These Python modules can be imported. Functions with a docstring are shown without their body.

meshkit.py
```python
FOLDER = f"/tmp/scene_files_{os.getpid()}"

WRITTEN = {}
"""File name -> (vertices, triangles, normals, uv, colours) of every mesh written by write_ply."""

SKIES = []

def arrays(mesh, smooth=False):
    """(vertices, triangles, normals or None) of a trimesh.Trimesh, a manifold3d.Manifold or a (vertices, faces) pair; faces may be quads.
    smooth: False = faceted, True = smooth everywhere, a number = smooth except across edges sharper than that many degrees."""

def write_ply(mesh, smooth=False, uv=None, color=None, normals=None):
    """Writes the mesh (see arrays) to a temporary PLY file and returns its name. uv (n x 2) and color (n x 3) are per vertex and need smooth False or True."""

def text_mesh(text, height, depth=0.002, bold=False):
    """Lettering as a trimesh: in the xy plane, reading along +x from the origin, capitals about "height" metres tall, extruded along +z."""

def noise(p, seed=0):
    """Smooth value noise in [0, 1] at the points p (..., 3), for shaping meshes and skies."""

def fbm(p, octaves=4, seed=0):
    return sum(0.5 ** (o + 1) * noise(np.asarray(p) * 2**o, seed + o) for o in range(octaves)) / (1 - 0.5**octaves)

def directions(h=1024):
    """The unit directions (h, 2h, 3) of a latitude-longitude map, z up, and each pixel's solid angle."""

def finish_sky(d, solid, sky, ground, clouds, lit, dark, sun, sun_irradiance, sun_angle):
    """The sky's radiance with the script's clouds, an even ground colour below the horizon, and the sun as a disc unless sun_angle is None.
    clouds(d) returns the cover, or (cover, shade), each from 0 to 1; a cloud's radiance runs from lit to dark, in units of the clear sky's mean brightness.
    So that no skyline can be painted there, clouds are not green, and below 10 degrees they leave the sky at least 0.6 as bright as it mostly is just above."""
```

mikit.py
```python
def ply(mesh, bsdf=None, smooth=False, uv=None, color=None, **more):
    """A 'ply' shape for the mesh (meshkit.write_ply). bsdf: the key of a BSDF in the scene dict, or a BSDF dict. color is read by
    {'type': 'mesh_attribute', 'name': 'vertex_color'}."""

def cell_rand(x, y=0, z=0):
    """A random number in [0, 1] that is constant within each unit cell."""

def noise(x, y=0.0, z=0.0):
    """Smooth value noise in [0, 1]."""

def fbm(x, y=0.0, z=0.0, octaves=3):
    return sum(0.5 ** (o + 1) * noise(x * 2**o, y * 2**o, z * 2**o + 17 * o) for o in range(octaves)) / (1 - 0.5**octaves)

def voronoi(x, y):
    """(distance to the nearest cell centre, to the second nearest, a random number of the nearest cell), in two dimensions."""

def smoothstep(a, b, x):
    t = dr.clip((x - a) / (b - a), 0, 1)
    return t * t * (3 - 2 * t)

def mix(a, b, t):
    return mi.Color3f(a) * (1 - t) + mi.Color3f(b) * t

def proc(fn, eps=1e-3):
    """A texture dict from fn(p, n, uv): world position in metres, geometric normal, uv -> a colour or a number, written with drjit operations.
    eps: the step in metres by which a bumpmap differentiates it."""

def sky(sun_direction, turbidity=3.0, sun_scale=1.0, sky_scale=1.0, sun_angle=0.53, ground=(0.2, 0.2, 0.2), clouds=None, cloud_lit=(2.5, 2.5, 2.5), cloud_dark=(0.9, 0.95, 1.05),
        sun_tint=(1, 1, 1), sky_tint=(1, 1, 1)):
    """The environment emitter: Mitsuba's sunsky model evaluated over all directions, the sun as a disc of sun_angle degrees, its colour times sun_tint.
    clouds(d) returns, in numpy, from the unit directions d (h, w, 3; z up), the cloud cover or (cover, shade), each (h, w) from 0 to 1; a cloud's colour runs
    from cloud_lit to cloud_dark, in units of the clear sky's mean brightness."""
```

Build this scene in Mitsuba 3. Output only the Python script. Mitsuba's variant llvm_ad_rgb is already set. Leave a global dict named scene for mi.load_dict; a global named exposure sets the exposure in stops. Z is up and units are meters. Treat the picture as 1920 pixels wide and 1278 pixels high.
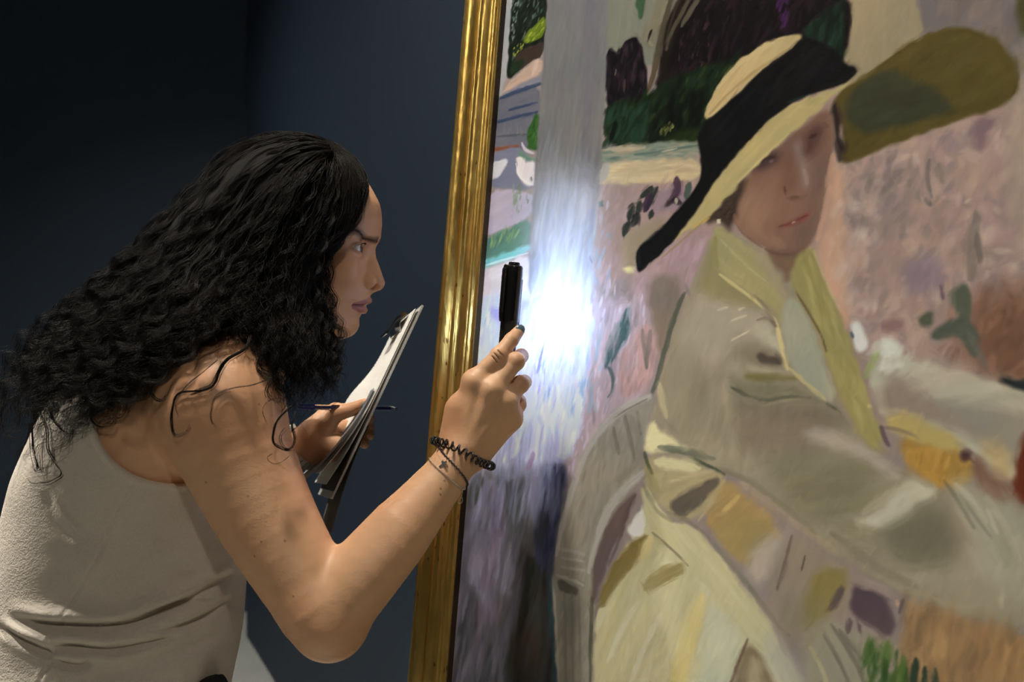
import math, random, os, numpy as np, trimesh, drjit as dr, mitsuba as mi, mikit, meshkit
from mikit import proc, noise, fbm, smoothstep, mix
T = mi.ScalarTransform4f
scene, labels = {}, {}
V = lambda *a: np.array(a, float)

# ------------------------------------------------------------------ camera, light, exposure
scene['camera'] = {'type': 'thinlens', 'fov': 51.282, 'fov_axis': 'x', 'aperture_radius': 0.0035, 'focus_distance': 1.26, 'near_clip': 0.05, 'far_clip': 50.0,
                   'to_world': T().look_at(origin=[0, 0, 1.3], target=[0, 1, 1.3], up=[0, 0, 1])}
exposure = 0.0
KEY_POS, KEY_AIM, KEY_RAD = V(-0.45, 0.97, 3.25), V(-0.10, 1.15, 1.10), (690.0, 632.0, 536.0)
WASH_POS, WASH_AIM, WASH_RAD = V(0.10, -1.30, 3.10), V(0.32, 1.05, 0.70), (520.0, 478.0, 415.0)
WALL_POS, WALL_AIM, WALL_RAD = V(-2.20, 2.90, 3.10), V(-1.00, 3.50, -0.20), (1500.0, 1480.0, 1440.0)  # added lamp: stands in for dim ambient light on the slate wall
SIDE_POS, SIDE_AIM, SIDE_RAD = V(-2.10, 1.30, 3.10), V(-0.74, 1.25, 0.90), (2700.0, 2540.0, 2250.0)
TORCH_RAD = (72.0, 93.0, 128.0)

# ------------------------------------------------------------------ helpers
def put(key, mesh, bsdf, label=None, cat=None, group=None, kind=None, smooth=False, **more):
    scene[key] = mikit.ply(mesh, bsdf, smooth=smooth, **more)
    tag(key, label, cat, group, kind)
def tag(key, label=None, cat=None, group=None, kind=None):
    d = {k: v for k, v in (('label', label), ('category', cat), ('group', group), ('kind', kind)) if v}
    if d: labels[key] = d
def box(lo, hi, bevel=0.0):
    lo, hi = np.asarray(lo, float), np.asarray(hi, float)
    m = trimesh.creation.box(extents=hi - lo); m.apply_translation((lo + hi) / 2)
    return m
def norm(v): v = np.asarray(v, float); return v / np.linalg.norm(v)
def sweep(path, radius, sides=10, closed=False, caps=True, up=None):
    """A tube of varying radius along a path."""
    p = np.asarray(path, float); n = len(p)
    r = np.broadcast_to(np.asarray(radius, float), (n,))
    t = np.roll(p, -1, 0) - np.roll(p, 1, 0) if closed else np.gradient(p, axis=0)
    t = t / (np.linalg.norm(t, axis=1, keepdims=True) + 1e-12)
    u = np.zeros_like(p); a = np.cross(t[0], [0.31, 0.2, 0.93] if up is None else up); u[0] = norm(a)
    for i in range(1, n):
        a = u[i - 1] - t[i] * (u[i - 1] @ t[i]); u[i] = norm(a)
    w = np.cross(t, u); ang = np.arange(sides) * 2 * np.pi / sides
    v = p[:, None] + r[:, None, None] * (np.cos(ang)[None, :, None] * u[:, None] + np.sin(ang)[None, :, None] * w[:, None])
    v = v.reshape(-1, 3); f = []
    m = n if closed else n - 1
    i, j = np.meshgrid(np.arange(m), np.arange(sides), indexing='ij')
    i, j = i.ravel(), j.ravel(); i2, j2 = (i + 1) % n, (j + 1) % sides
    f = np.vstack([np.stack([i * sides + j, i2 * sides + j2, i * sides + j2], 1), np.stack([i * sides + j, i2 * sides + j, i2 * sides + j2], 1)])
    if caps and not closed:
        k = len(v); v = np.vstack([v, p[:1], p[-1:]]); q = np.arange(sides); q2 = (q + 1) % sides
        f = np.vstack([f, np.stack([q, q2, q * 0 + k], 1), np.stack([(n - 1) * sides + q2, (n - 1) * sides + q, q * 0 + k + 1], 1)])
    return trimesh.Trimesh(v, f, process=False)
def lathe(profile, a, b, sides=32):
    """Profile rows (distance along a->b in metres, radius) turned about the axis from a towards b."""
    z = norm(np.asarray(b, float) - a); x = norm(np.cross(z, [0.3, 0.9, 0.1])); y = np.cross(z, x)
    pr = np.asarray(profile, float); ang = np.arange(sides) * 2 * np.pi / sides
    v = (np.asarray(a, float) + pr[:, :1, None].transpose(0, 2, 1) * z) + pr[:, 1][:, None, None] * (np.cos(ang)[None, :, None] * x + np.sin(ang)[None, :, None] * y)
    v = v.reshape(-1, 3); n = len(pr)
    i, j = [q.ravel() for q in np.meshgrid(np.arange(n - 1), np.arange(sides), indexing='ij')]; j2 = (j + 1) % sides
    f = np.vstack([np.stack([i * sides + j, i * sides + j2, (i + 1) * sides + j2], 1), np.stack([i * sides + j, (i + 1) * sides + j2, (i + 1) * sides + j], 1)])
    return trimesh.Trimesh(v, f, process=False)
def spline(pts, n, closed=False):
    from scipy.interpolate import CubicSpline
    p = np.asarray(pts, float)
    if closed: p = np.vstack([p, p[:1]])
    d = np.r_[0, np.cumsum(np.linalg.norm(np.diff(p, axis=0), axis=1) ** 0.7 + 1e-9)]
    cs = CubicSpline(d, p, bc_type='periodic' if closed else 'natural')
    return cs(np.linspace(0, d[-1], n, endpoint=not closed))
def cat_(ms): return trimesh.util.concatenate(ms)
def srgb(c):
    c = np.asarray(c, float) / 255
    return np.where(c < 0.04045, c / 12.92, ((c + 0.055) / 1.055) ** 2.4)
def two(b): return {'type': 'twosided', 'bsdf': b}
def pri(color, rough=0.5, spec=0.5, metal=0.0, **k):
    c = color if isinstance(color, dict) else {'type': 'rgb', 'value': [float(x) for x in color]}
    return {'type': 'principled', 'base_color': c, 'roughness': rough, 'specular': spec, 'metallic': metal, **k}
def bump(b, fn, scale, eps=2e-4): return {'type': 'bumpmap', 'arbitrary': proc(fn, eps), 'scale': scale, 'bsdf': b}

# ------------------------------------------------------------------ the gallery room
def wall_tone(base):
    b = [float(x) for x in base]
    return lambda p, n, uv: mi.Color3f(*b) * (0.93 + 0.14 * fbm(p.x * 3.0 + p.y * 2.0, p.z * 3.0, p.y, 3) + 0.05 * (noise(p.x * 160, p.y * 160, p.z * 160) - 0.5))
scene['slate_paint'] = two(bump(pri(proc(wall_tone(V(0.023, 0.038, 0.062))), 0.62, 0.35), lambda p, n, uv: noise(p.x * 260, p.y * 260, p.z * 260), 0.0004))
scene['navy_paint'] = two(bump(pri(proc(wall_tone(V(0.058, 0.084, 0.122))), 0.65, 0.3), lambda p, n, uv: noise(p.x * 260, p.y * 260, p.z * 260), 0.0004))
scene['ceiling_paint'] = two(pri(V(0.30, 0.31, 0.33), 0.8, 0.2))
scene['pale_floor'] = two(pri(proc(lambda p, n, uv: mix((0.60, 0.61, 0.56), (0.74, 0.74, 0.68), fbm(p.x * 4, p.y * 4, 0.0, 4))), 0.35, 0.5))
scene['lamp_black'] = two(pri(V(0.02, 0.02, 0.02), 0.4, 0.5))
X0, X1, Y0, Y1, H = -3.6, 3.2, -2.6, 5.12, 3.4
put('floor', box((X0 - .1, Y0 - .1, -0.1), (X1 + .1, Y1 + .1, 0)), 'pale_floor', 'pale polished floor', kind='structure')
put('ceiling', box((X0 - .1, Y0 - .1, H), (X1 + .1, Y1 + .1, H + .1)), 'ceiling_paint', kind='structure')
put('wall_back', box((X0, Y1, 0), (X1, Y1 + .1, H)), 'navy_paint', 'dark navy gallery wall in the far corner', kind='structure')
put('wall_left', box((X0 - .1, Y0, 0), (X0, Y1, H)), 'navy_paint', kind='structure')
put('wall_front', box((X0, Y0 - .1, 0), (X1, Y0, H)), 'navy_paint', kind='structure')
put('wall_far_right', box((X1, Y0, 0), (X1 + .1, Y1, H)), 'navy_paint', kind='structure')
# slate partition that runs from its free far end towards the camera, behind the painting
A, B = V(-1.170, 4.700), V(0.055, 1.780)
d2 = (B - A) / np.linalg.norm(B - A); q2 = V(-d2[1], d2[0]) * 0.16
m = trimesh.creation.extrude_polygon(__import__('shapely').Polygon([A, B, B + q2, A + q2]), H, engine='earcut')
put('wall_right', m, 'slate_paint', 'slate blue partition wall behind the person', kind='structure')

# ------------------------------------------------------------------ the painting: canvas plane in its own millimetres (s right, t up)
P0 = V(0.057, 1.263, 1.35)
YAW, LEAN = math.radians(42), math.radians(6.66)
ES = V(math.cos(YAW), -math.sin(YAW), 0); BK = V(math.sin(YAW), math.cos(YAW), 0)
ET = V(BK[0] * math.sin(LEAN), BK[1] * math.sin(LEAN), math.cos(LEAN)); EN = np.cross(ES, ET)
def canvas(s, t, h): return P0 + (np.asarray(s)[..., None] * ES + np.asarray(t)[..., None] * ET + np.asarray(h)[..., None] * EN) / 1000
SL, SR, TB, TT = -127, 1300, -1290, 900          # sight size of the canvas
# F: a filled patch - colour, edge, direction, wobble, cover, rounding, outline; S: a stroke - colour, two widths, cover, softness, line;
# D: scattered dabs - colours, number, length, width, direction, cover, spread, outline (all in canvas millimetres); upper strokes darkened for the dimmer lamp light there
STROKES = [
    ('F', [123, 110, 104], 2.5, 80, 0, 1, 0, [-335, 504, 562, 279, 580, -373, -199, -566]),
    ('F', [133, 113, 104], 8, 80, 4, 1, 1, [78, 272, 565, 185, 573, -121, 112, -146]),
    ('D', [162, 136, 121, 133, 110, 108, 118, 102, 95, 171, 149, 131, 151, 123, 121, 155, 129, 110], 380, 32.2, 16.7, 70, 0.36, 60, [310, 159, 528, 163, 536, -105, 387, -61, 323, 34]),
    ('D', [167, 147, 133, 118, 102, 104, 158, 129, 116, 133, 116, 116], 260, 16.1, 9.3, 70, 0.5, 80, [311, 143, 529, 139, 536, -78, 375, -41, 323, 34]),
    ('D', [95, 88, 83, 104, 95, 93], 50, 17.4, 8.7, 80, 0.45, 50, [323, 130, 438, 132, 442, 27, 359, 63]),
    ('F', [102, 74, 58], 22, 80, 4, 1, 1, [455, -51, 477, -13, 533, 4, 536, -105, 498, -93]),
    ('D', [123, 87, 70, 89, 64, 51, 133, 98, 79], 70, 18.6, 8.7, 70, 0.5, 40, [435, -31, 532, 22, 536, -96, 446, -70]),
    ('F', [162, 129, 108], 8, 80, 4, 1, 1, [334, 129, 332, 76, 322, 39, 340, -30, 365, -41, 357, 11, 349, 64, 351, 111]),
    ('D', [169, 149, 133, 160, 127, 112, 176, 162, 149], 50, 21.1, 12.4, 70, 0.32, 60, [328, 87, 380, 82, 386, -41, 359, -30]),
    ('S', [98, 89, 81], 13.8, 13.8, 0.55, 0.62, [474, 64, 471, 31, 471, 6]),
    ('S', [85, 79, 74], 6.9, 6.9, 0.55, 0.62, [475, 45, 479, 20]),
    ('S', [81, 77, 74], 5.7, 5.7, 0.55, 0.62, [430, 118, 428, 103, 433, 82]),
    ('S', [91, 85, 77], 11.3, 11.3, 0.46, 0.62, [439, 112, 442, 97]),
    ('S', [77, 74, 74], 6.4, 6.4, 0.64, 0.62, [428, 82, 433, 75]),
    ('F', [108, 93, 108], 8, 80, 4, 0.6, 1, [408, 19, 432, 33, 450, 17, 446, -2, 424, -9, 414, -1]),
    ('S', [77, 62, 79], 6.4, 6.4, 0.64, 0.62, [446, 3, 448, -12]),
    ('F', [75, 79, 66], 3, 80, 4, 1, 1, [454, -3, 467, 3, 473, -13, 474, -32, 464, -34, 456, -22]),
    ('F', [74, 77, 66], 3, 80, 4, 1, 1, [438, -44, 452, -32, 468, -28, 479, -41, 483, -58, 476, -65, 464, -46, 450, -51, 441, -49]),
    ('S', [93, 91, 85], 9.7, 9.7, 0.55, 0.62, [471, -41, 478, -56, 488, -74]),
    ('F', [74, 75, 62], 3, 80, 4, 1, 1, [424, -31, 435, -22, 442, -23, 440, -34, 432, -38]),
    ('F', [106, 79, 81], 5, 80, 4, 0.6, 1, [390, -31, 413, -29, 416, -38, 396, -45]),
    ('F', [102, 79, 85], 5, 80, 4, 0.7, 1, [463, 151, 488, 152, 480, 127, 474, 115]),
    ('F', [129, 115, 90], 3, 88, 3, 1, 1, [337, 324, 420, 304, 423, 195, 380, 181, 331, 189]),
    ('F', [92, 85, 83], 4, 88, 4, 1, 1, [409, 307, 524, 279, 528, 158, 492, 193, 453, 225, 418, 227]),
    ('D', [104, 94, 92, 117, 99, 85, 87, 80, 81], 60, 31, 16.1, 80, 0.35, 25, [416, 290, 498, 271, 500, 216, 443, 237]),
    ('F', [61, 59, 33], 5, 80, 4, 1, 1, [503, 274, 524, 269, 526, 221, 509, 219, 501, 240]),
    ('F', [144, 127, 109], 12, 80, 4, 0.6, 1, [502, 216, 526, 221, 531, 50, 501, 48, 495, 149]),
    ('F', [102, 101, 88], 3, 85, 4, 1, 1, [34, 398, 178, 363, 162, 293, 122, 264, 93, 269, 38, 279]),
    ('F', [49, 69, 50], 2, 80, 4, 1, 1, [72, 376, 97, 370, 95, 339, 90, 321, 83, 338]),
    ('F', [24, 19, 17], 3, 80, 4, 1, 1, [131, 362, 346, 322, 346, 208, 233, 227, 129, 177, 114, 235]),
    ('F', [18, 14, 17], 2, 85, 4, 1, 1, [43, 285, 46, 299, 54, 294, 60, 283, 63, 295, 69, 301, 80, 304, 89, 301, 96, 282, 104, 261, 106, 230, 90, 213, 49, 216]),
    ('D', [38, 26, 33, 19, 16, 19, 48, 35, 40, 15, 15, 16], 150, 16.1, 5, 85, 0.6, 25, [43, 285, 91, 298, 107, 229, 48, 223]),
    ('S', [74, 56, 51], 4.4, 4.4, 0.64, 0.62, [73, 254, 73, 240]),
    ('S', [99, 90, 77], 2.7, 2.7, 0.74, 0.62, [59, 269, 58, 262]),
    ('F', [17, 13, 14], 4, 80, 4, 1, 1, [132, 250, 136, 286, 154, 320, 178, 363, 346, 322, 344, 224, 292, 262, 245, 242, 187, 241]),
    ('D', [30, 19, 26, 19, 15, 16, 40, 25, 31, 16, 15, 15, 35, 22, 21], 300, 21.1, 6.2, 70, 0.55, 30, [134, 250, 179, 345, 340, 318, 339, 242, 245, 239]),
    ('D', [67, 32, 75, 55, 28, 61], 26, 8.7, 4.3, 85, 0.8, 25, [260, 320, 276, 317, 279, 278, 269, 272]),
    ('D', [73, 46, 48, 58, 38, 40], 26, 8.7, 3.1, 80, 0.6, 25, [136, 299, 181, 314, 186, 247, 145, 254]),
    ('F', [99, 93, 77], 3, 80, 4, 1, 1, [90, 308, 105, 318, 115, 366, 136, 361, 116, 303, 112, 285, 97, 288]),
    ('S', [58, 50, 38], 12.8, 8.6, 0.87, 0.52, [136, 355, 125, 320, 118, 290, 115, 265, 109, 239, 102, 229]),
    ('S', [76, 60, 44], 6.1, 6.1, 0.74, 0.62, [116, 272, 112, 254, 105, 231]),
    ('S', [74, 69, 54], 8.4, 8.4, 0.74, 0.62, [163, 348, 147, 321, 133, 298, 128, 280]),
    ('S', [48, 41, 33], 5.1, 5.1, 0.74, 0.62, [147, 352, 134, 318, 126, 288]),
    ('S', [97, 90, 72], 8.4, 8.4, 0.64, 0.62, [173, 340, 154, 314, 147, 303]),
    ('S', [119, 111, 93], 5.2, 5.2, 0.74, 0.62, [104, 294, 109, 288]),
    ('S', [19, 18, 17], 5.2, 5.2, 0.83, 0.62, [106, 307, 103, 298]),
    ('F', [19, 29, 18], 3, 80, 4, 1, 1, [46, 226, 58, 230, 81, 232, 100, 224, 135, 244, 186, 254, 244, 248, 262, 256, 191, 181, 180, 169, 144, 168, 50, 175]),
    ('D', [27, 42, 28, 18, 28, 17, 21, 33, 18, 43, 54, 25, 12, 15, 11, 21, 35, 25, 15, 21, 13], 420, 18.6, 7.4, 60, 0.6, 35, [46, 223, 139, 237, 231, 256, 256, 257, 184, 188, 178, 172, 50, 178]),
    ('D', [32, 52, 38, 27, 45, 33], 60, 21.1, 7.4, 65, 0.6, 25, [51, 219, 104, 221, 111, 179, 55, 184]),
    ('D', [13, 15, 12, 11, 12, 11], 60, 24.8, 9.9, 70, 0.6, 25, [119, 222, 188, 223, 171, 178, 111, 178]),
    ('S', [11, 14, 13], 10.7, 10.7, 0.83, 0.62, [65, 204, 59, 185]),
    ('F', [30, 40, 19], 5, 80, 4, 0.7, 1, [129, 176, 164, 185, 179, 182, 179, 165, 137, 169]),
    ('D', [131, 127, 71, 111, 111, 51], 12, 7.4, 3.7, 75, 0.9, 25, [126, 184, 140, 199, 145, 187, 133, 179]),
    ('F', [24, 37, 28], 3, 80, 4, 1, 1, [292, 266, 309, 278, 339, 297, 340, 236, 337, 226, 316, 246]),
    ('D', [32, 50, 38, 18, 27, 21, 15, 19, 15], 50, 24.8, 8.7, 75, 0.5, 25, [298, 266, 336, 292, 340, 231]),
    ('S', [18, 24, 16], 5.3, 5.3, 0.74, 0.62, [338, 308, 340, 247, 338, 227]),
    ('F', [112, 116, 102], 3, 5, 4, 1, 1, [46, 175, 86, 175, 181, 169, 183, 148, 131, 152, 46, 157]),
    ('D', [93, 108, 93, 133, 123, 102, 79, 93, 83, 142, 129, 108], 90, 24.8, 4.3, -4, 0.6, 8, [48, 175, 180, 167, 181, 149, 49, 159]),
    ('S', [153, 136, 112], 8.9, 8.9, 0.74, 0.62, [63, 172, 86, 173, 108, 169]),
    ('S', [61, 78, 70], 4.4, 4.4, 0.64, 0.62, [94, 163, 130, 162, 179, 163]),
    ('S', [158, 151, 127], 2.6, 2.6, 0.74, 0.62, [129, 162, 151, 163]),
    ('F', [164, 147, 114], 3, 2, 4, 1, 1, [47, 158, 102, 155, 182, 150, 188, 128, 168, 123, 104, 128, 45, 132]),
    ('D', [176, 160, 129, 151, 133, 104], 50, 31, 5.6, -2, 0.5, 6, [49, 158, 183, 149, 183, 124, 48, 134]),
    ('F', [142, 136, 125], 3, 80, 4, 1, 1, [49, 158, 59, 155, 58, 142, 48, 134]),
    ('F', [136, 114, 106], 4, 70, 4, 1, 1, [44, 132, 104, 128, 175, 124, 196, 110, 198, 75, 120, 21, 30, 18]),
    ('D', [149, 127, 123, 129, 106, 98, 142, 123, 125], 120, 22.3, 9.9, 70, 0.4, 25, [45, 131, 175, 121, 191, 87, 113, 27, 44, 36]),
    ('F', [123, 110, 85], 8, 80, 4, 0.8, 1, [84, 74, 108, 79, 150, 90, 111, 51, 105, 26, 87, 28]),
    ('F', [176, 164, 118], 3, 80, 4, 1, 1, [87, 33, 105, 35, 107, 27, 94, 29]),
    ('F', [110, 93, 104], 6, 80, 4, 0.6, 1, [127, 121, 168, 121, 183, 99, 151, 92, 136, 92, 116, 93]),
    ('S', [25, 31, 27], 11.3, 11.3, 0.87, 0.62, [121, 122, 108, 113]),
    ('S', [25, 31, 27], 11.3, 11.3, 0.87, 0.62, [128, 121, 116, 98]),
    ('S', [25, 31, 27], 11.4, 11.4, 0.87, 0.62, [106, 107, 104, 95]),
    ('S', [25, 31, 27], 11.4, 11.4, 0.87, 0.62, [96, 105, 93, 89]),
    ('S', [25, 31, 27], 11.5, 11.5, 0.87, 0.62, [92, 84, 87, 71]),
    ('S', [44, 30, 45], 13.9, 13.9, 0.87, 0.62, [119, 114, 114, 97]),
    ('S', [18, 22, 21], 17.6, 17.6, 0.83, 0.62, [103, 92, 99, 82]),
    ('S', [21, 27, 24], 10.4, 10.4, 0.83, 0.62, [123, 95, 121, 88]),
    ('S', [55, 37, 49], 15.4, 15.4, 0.87, 0.62, [153, 128, 156, 116, 150, 107]),
    ('S', [50, 64, 53], 11.9, 11.9, 0.83, 0.62, [170, 121, 168, 107]),
    ('S', [35, 28, 32], 10.3, 10.3, 0.87, 0.62, [142, 101, 152, 107, 160, 101]),
    ('S', [158, 149, 131], 7.7, 7.7, 0.83, 0.62, [154, 106, 155, 102]),
    ('F', [140, 116, 114], 5, 75, 4, 1, 1, [105, 33, 139, 50, 179, 71, 205, 74, 203, 46, 184, 7, 159, -28, 101, -3]),
    ('D', [158, 136, 142, 131, 110, 104, 149, 125, 129], 90, 24.8, 8.7, 75, 0.45, 25, [112, 33, 199, 69, 183, 12, 159, -22, 101, -3]),
    ('F', [108, 95, 81], 8, 80, 4, 0.85, 1, [122, 21, 155, 25, 174, 7, 161, -39, 149, -74, 129, -39]),
    ('F', [151, 133, 136], 8, 82, 4, 1, 1, [28, -1, 122, -3, 142, -51, 139, -112, 89, -129, 47, -210, 12, -213]),
    ('D', [178, 164, 171, 144, 125, 131, 162, 136, 133, 123, 110, 114, 187, 180, 194], 240, 18.6, 5.6, 82, 0.6, 12, [23, 50, 113, 21, 140, -86, 75, -136, 28, -211]),
    ('F', [60, 79, 79], 3, 80, 4, 1, 1, [82, -34, 93, -21, 102, -8, 106, -30, 100, -51, 91, -60, 81, -75, 74, -84, 70, -70, 75, -51]),
    ('D', [72, 91, 89, 49, 66, 66, 91, 106, 102], 70, 13.6, 3.7, 82, 0.6, 12, [81, -33, 103, -9, 102, -51, 78, -81, 71, -69]),
    ('F', [162, 127, 121], 6, 80, 4, 0.85, 1, [91, -66, 106, -51, 128, -27, 142, -51, 140, -92, 117, -110, 95, -114]),
    ('D', [178, 144, 136, 144, 116, 108, 133, 110, 110], 80, 18.6, 5, 82, 0.5, 12, [91, -63, 138, -27, 138, -98, 99, -114]),
    ('S', [77, 83, 72], 7.9, 7.9, 0.46, 0.62, [121, -38, 125, -57, 131, -80]),
    ('S', [75, 79, 70], 7.8, 7.8, 0.41, 0.62, [132, -39, 130, -80]),
    ('S', [85, 83, 79], 7.9, 7.9, 0.41, 0.62, [109, -12, 112, -33]),
    ('D', [164, 144, 144, 144, 125, 125, 174, 160, 167], 60, 24.8, 5.6, 83, 0.4, 12, [65, -26, 115, -3, 121, -81, 67, -88]),
    ('S', [55, 70, 70], 8, 3.6, 0.74, 0.62, [78, -81, 86, -90, 86, -108, 80, -114]),
    ('S', [56, 64, 51], 9.4, 9.4, 0.69, 0.62, [173, 2, 163, -22, 153, -57, 147, -86, 140, -106]),
    ('F', [133, 131, 129], 2, 80, 4, 1, 1, [-146, 442, -118, 435, -113, 335, -116, 286, -125, 252, -140, 212]),
    ('F', [19, 24, 19], 2, 80, 4, 1, 1, [-119, 435, -56, 420, -54, 330, -56, 310, -86, 301, -111, 286, -118, 289, -115, 335]),
    ('D', [36, 46, 36, 19, 22, 19, 93, 108, 95, 27, 34, 25], 110, 11.2, 4.3, 70, 0.6, 50, [-117, 413, -59, 400, -57, 344, -109, 313]),
    ('D', [104, 114, 106, 85, 98, 89], 26, 6.2, 3.1, 70, 0.8, 25, [-115, 391, -106, 390, -107, 340, -112, 334]),
    ('F', [79, 93, 27], 2, 80, 4, 1, 1, [-91, 329, -90, 343, -77, 348, -65, 356, -57, 357, -57, 336, -66, 330, -80, 327]),
    ('D', [98, 112, 37, 66, 82, 19, 133, 140, 53], 40, 9.9, 3.1, 40, 0.7, 15, [-89, 330, -77, 347, -60, 352, -59, 332]),
    ('D', [155, 151, 53, 123, 129, 44], 18, 5, 2.5, 60, 0.8, 25, [-112, 324, -100, 331, -88, 327, -105, 313]),
    ('F', [47, 38, 33], 2, 80, 4, 1, 1, [-96, 321, -74, 323, -57, 328, -57, 307, -85, 299, -105, 292, -109, 307]),
    ('F', [27, 38, 24], 3, 80, 4, 1, 1, [-111, 288, -109, 308, -93, 311, -85, 300]),
    ('F', [158, 133, 116], 2, 25, 4, 1, 1, [-132, 262, -107, 286, -57, 309, -55, 282, -92, 275, -125, 265]),
    ('S', [178, 155, 140], 11.2, 11.2, 0.55, 0.62, [-65, 303, -71, 286]),
    ('F', [89, 87, 93], 2, 10, 4, 1, 1, [-141, 264, -125, 265, -55, 282, -48, 187, -138, 189]),
    ('F', [104, 102, 110], 3, 20, 4, 1, 1, [-132, 266, -56, 284, -56, 270, -104, 266]),
    ('S', [40, 51, 74], 7.6, 7.6, 0.83, 0.62, [-124, 263, -96, 267, -57, 272]),
    ('S', [40, 51, 74], 4.7, 4.7, 0.83, 0.62, [-107, 245, -80, 247, -60, 248]),
    ('S', [40, 51, 74], 6.7, 6.7, 0.83, 0.62, [-127, 232, -94, 234, -59, 236]),
    ('S', [66, 68, 75], 3.8, 3.8, 0.83, 0.62, [-125, 213, -99, 211, -74, 209]),
    ('D', [112, 106, 102, 79, 77, 79], 50, 9.9, 1.9, 85, 0.5, 10, [-126, 230, -58, 227, -63, 209, -127, 216]),
    ('S', [112, 64, 42], 7.7, 7.7, 0.87, 0.62, [-132, 196, -111, 196, -88, 196]),
    ('F', [100, 100, 114], 3, 10, 4, 1, 1, [-138, 191, -88, 197, -56, 174, -50, 133, -143, 148]),
    ('F', [174, 169, 169], 2, 80, 4, 1, 1, [-137, 182, -101, 182, -104, 171, -114, 161, -130, 155, -144, 156]),
    ('F', [41, 72, 33], 2, 80, 4, 1, 1, [-75, 202, -71, 219, -59, 238, -50, 221, -50, 187, -68, 188]),
    ('D', [61, 94, 46, 27, 46, 25], 30, 8.7, 3.7, 70, 0.6, 25, [-73, 203, -56, 232, -51, 190]),
    ('F', [86, 109, 92], 2, 80, 4, 1, 1, [-87, 186, -80, 188, -65, 179, -55, 178, -54, 171, -72, 173]),
    ('F', [185, 176, 174], 2, 80, 4, 1, 1, [-87, 183, -73, 175, -54, 171, -51, 141, -67, 144, -80, 154, -87, 167]),
    ('S', [197, 190, 185], 3.8, 3.8, 0.74, 0.62, [-88, 174, -82, 157, -67, 146, -53, 142]),
    ('S', [72, 77, 66], 3.7, 3.7, 0.83, 0.62, [-61, 153, -59, 148]),
    ('S', [185, 174, 178], 4.7, 4.7, 0.74, 0.62, [-81, 199, -75, 189, -60, 183]),
    ('F', [151, 140, 149], 3, 20, 4, 1, 1, [-136, 147, -52, 135, -51, 104, -91, 91, -140, 81]),
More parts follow.
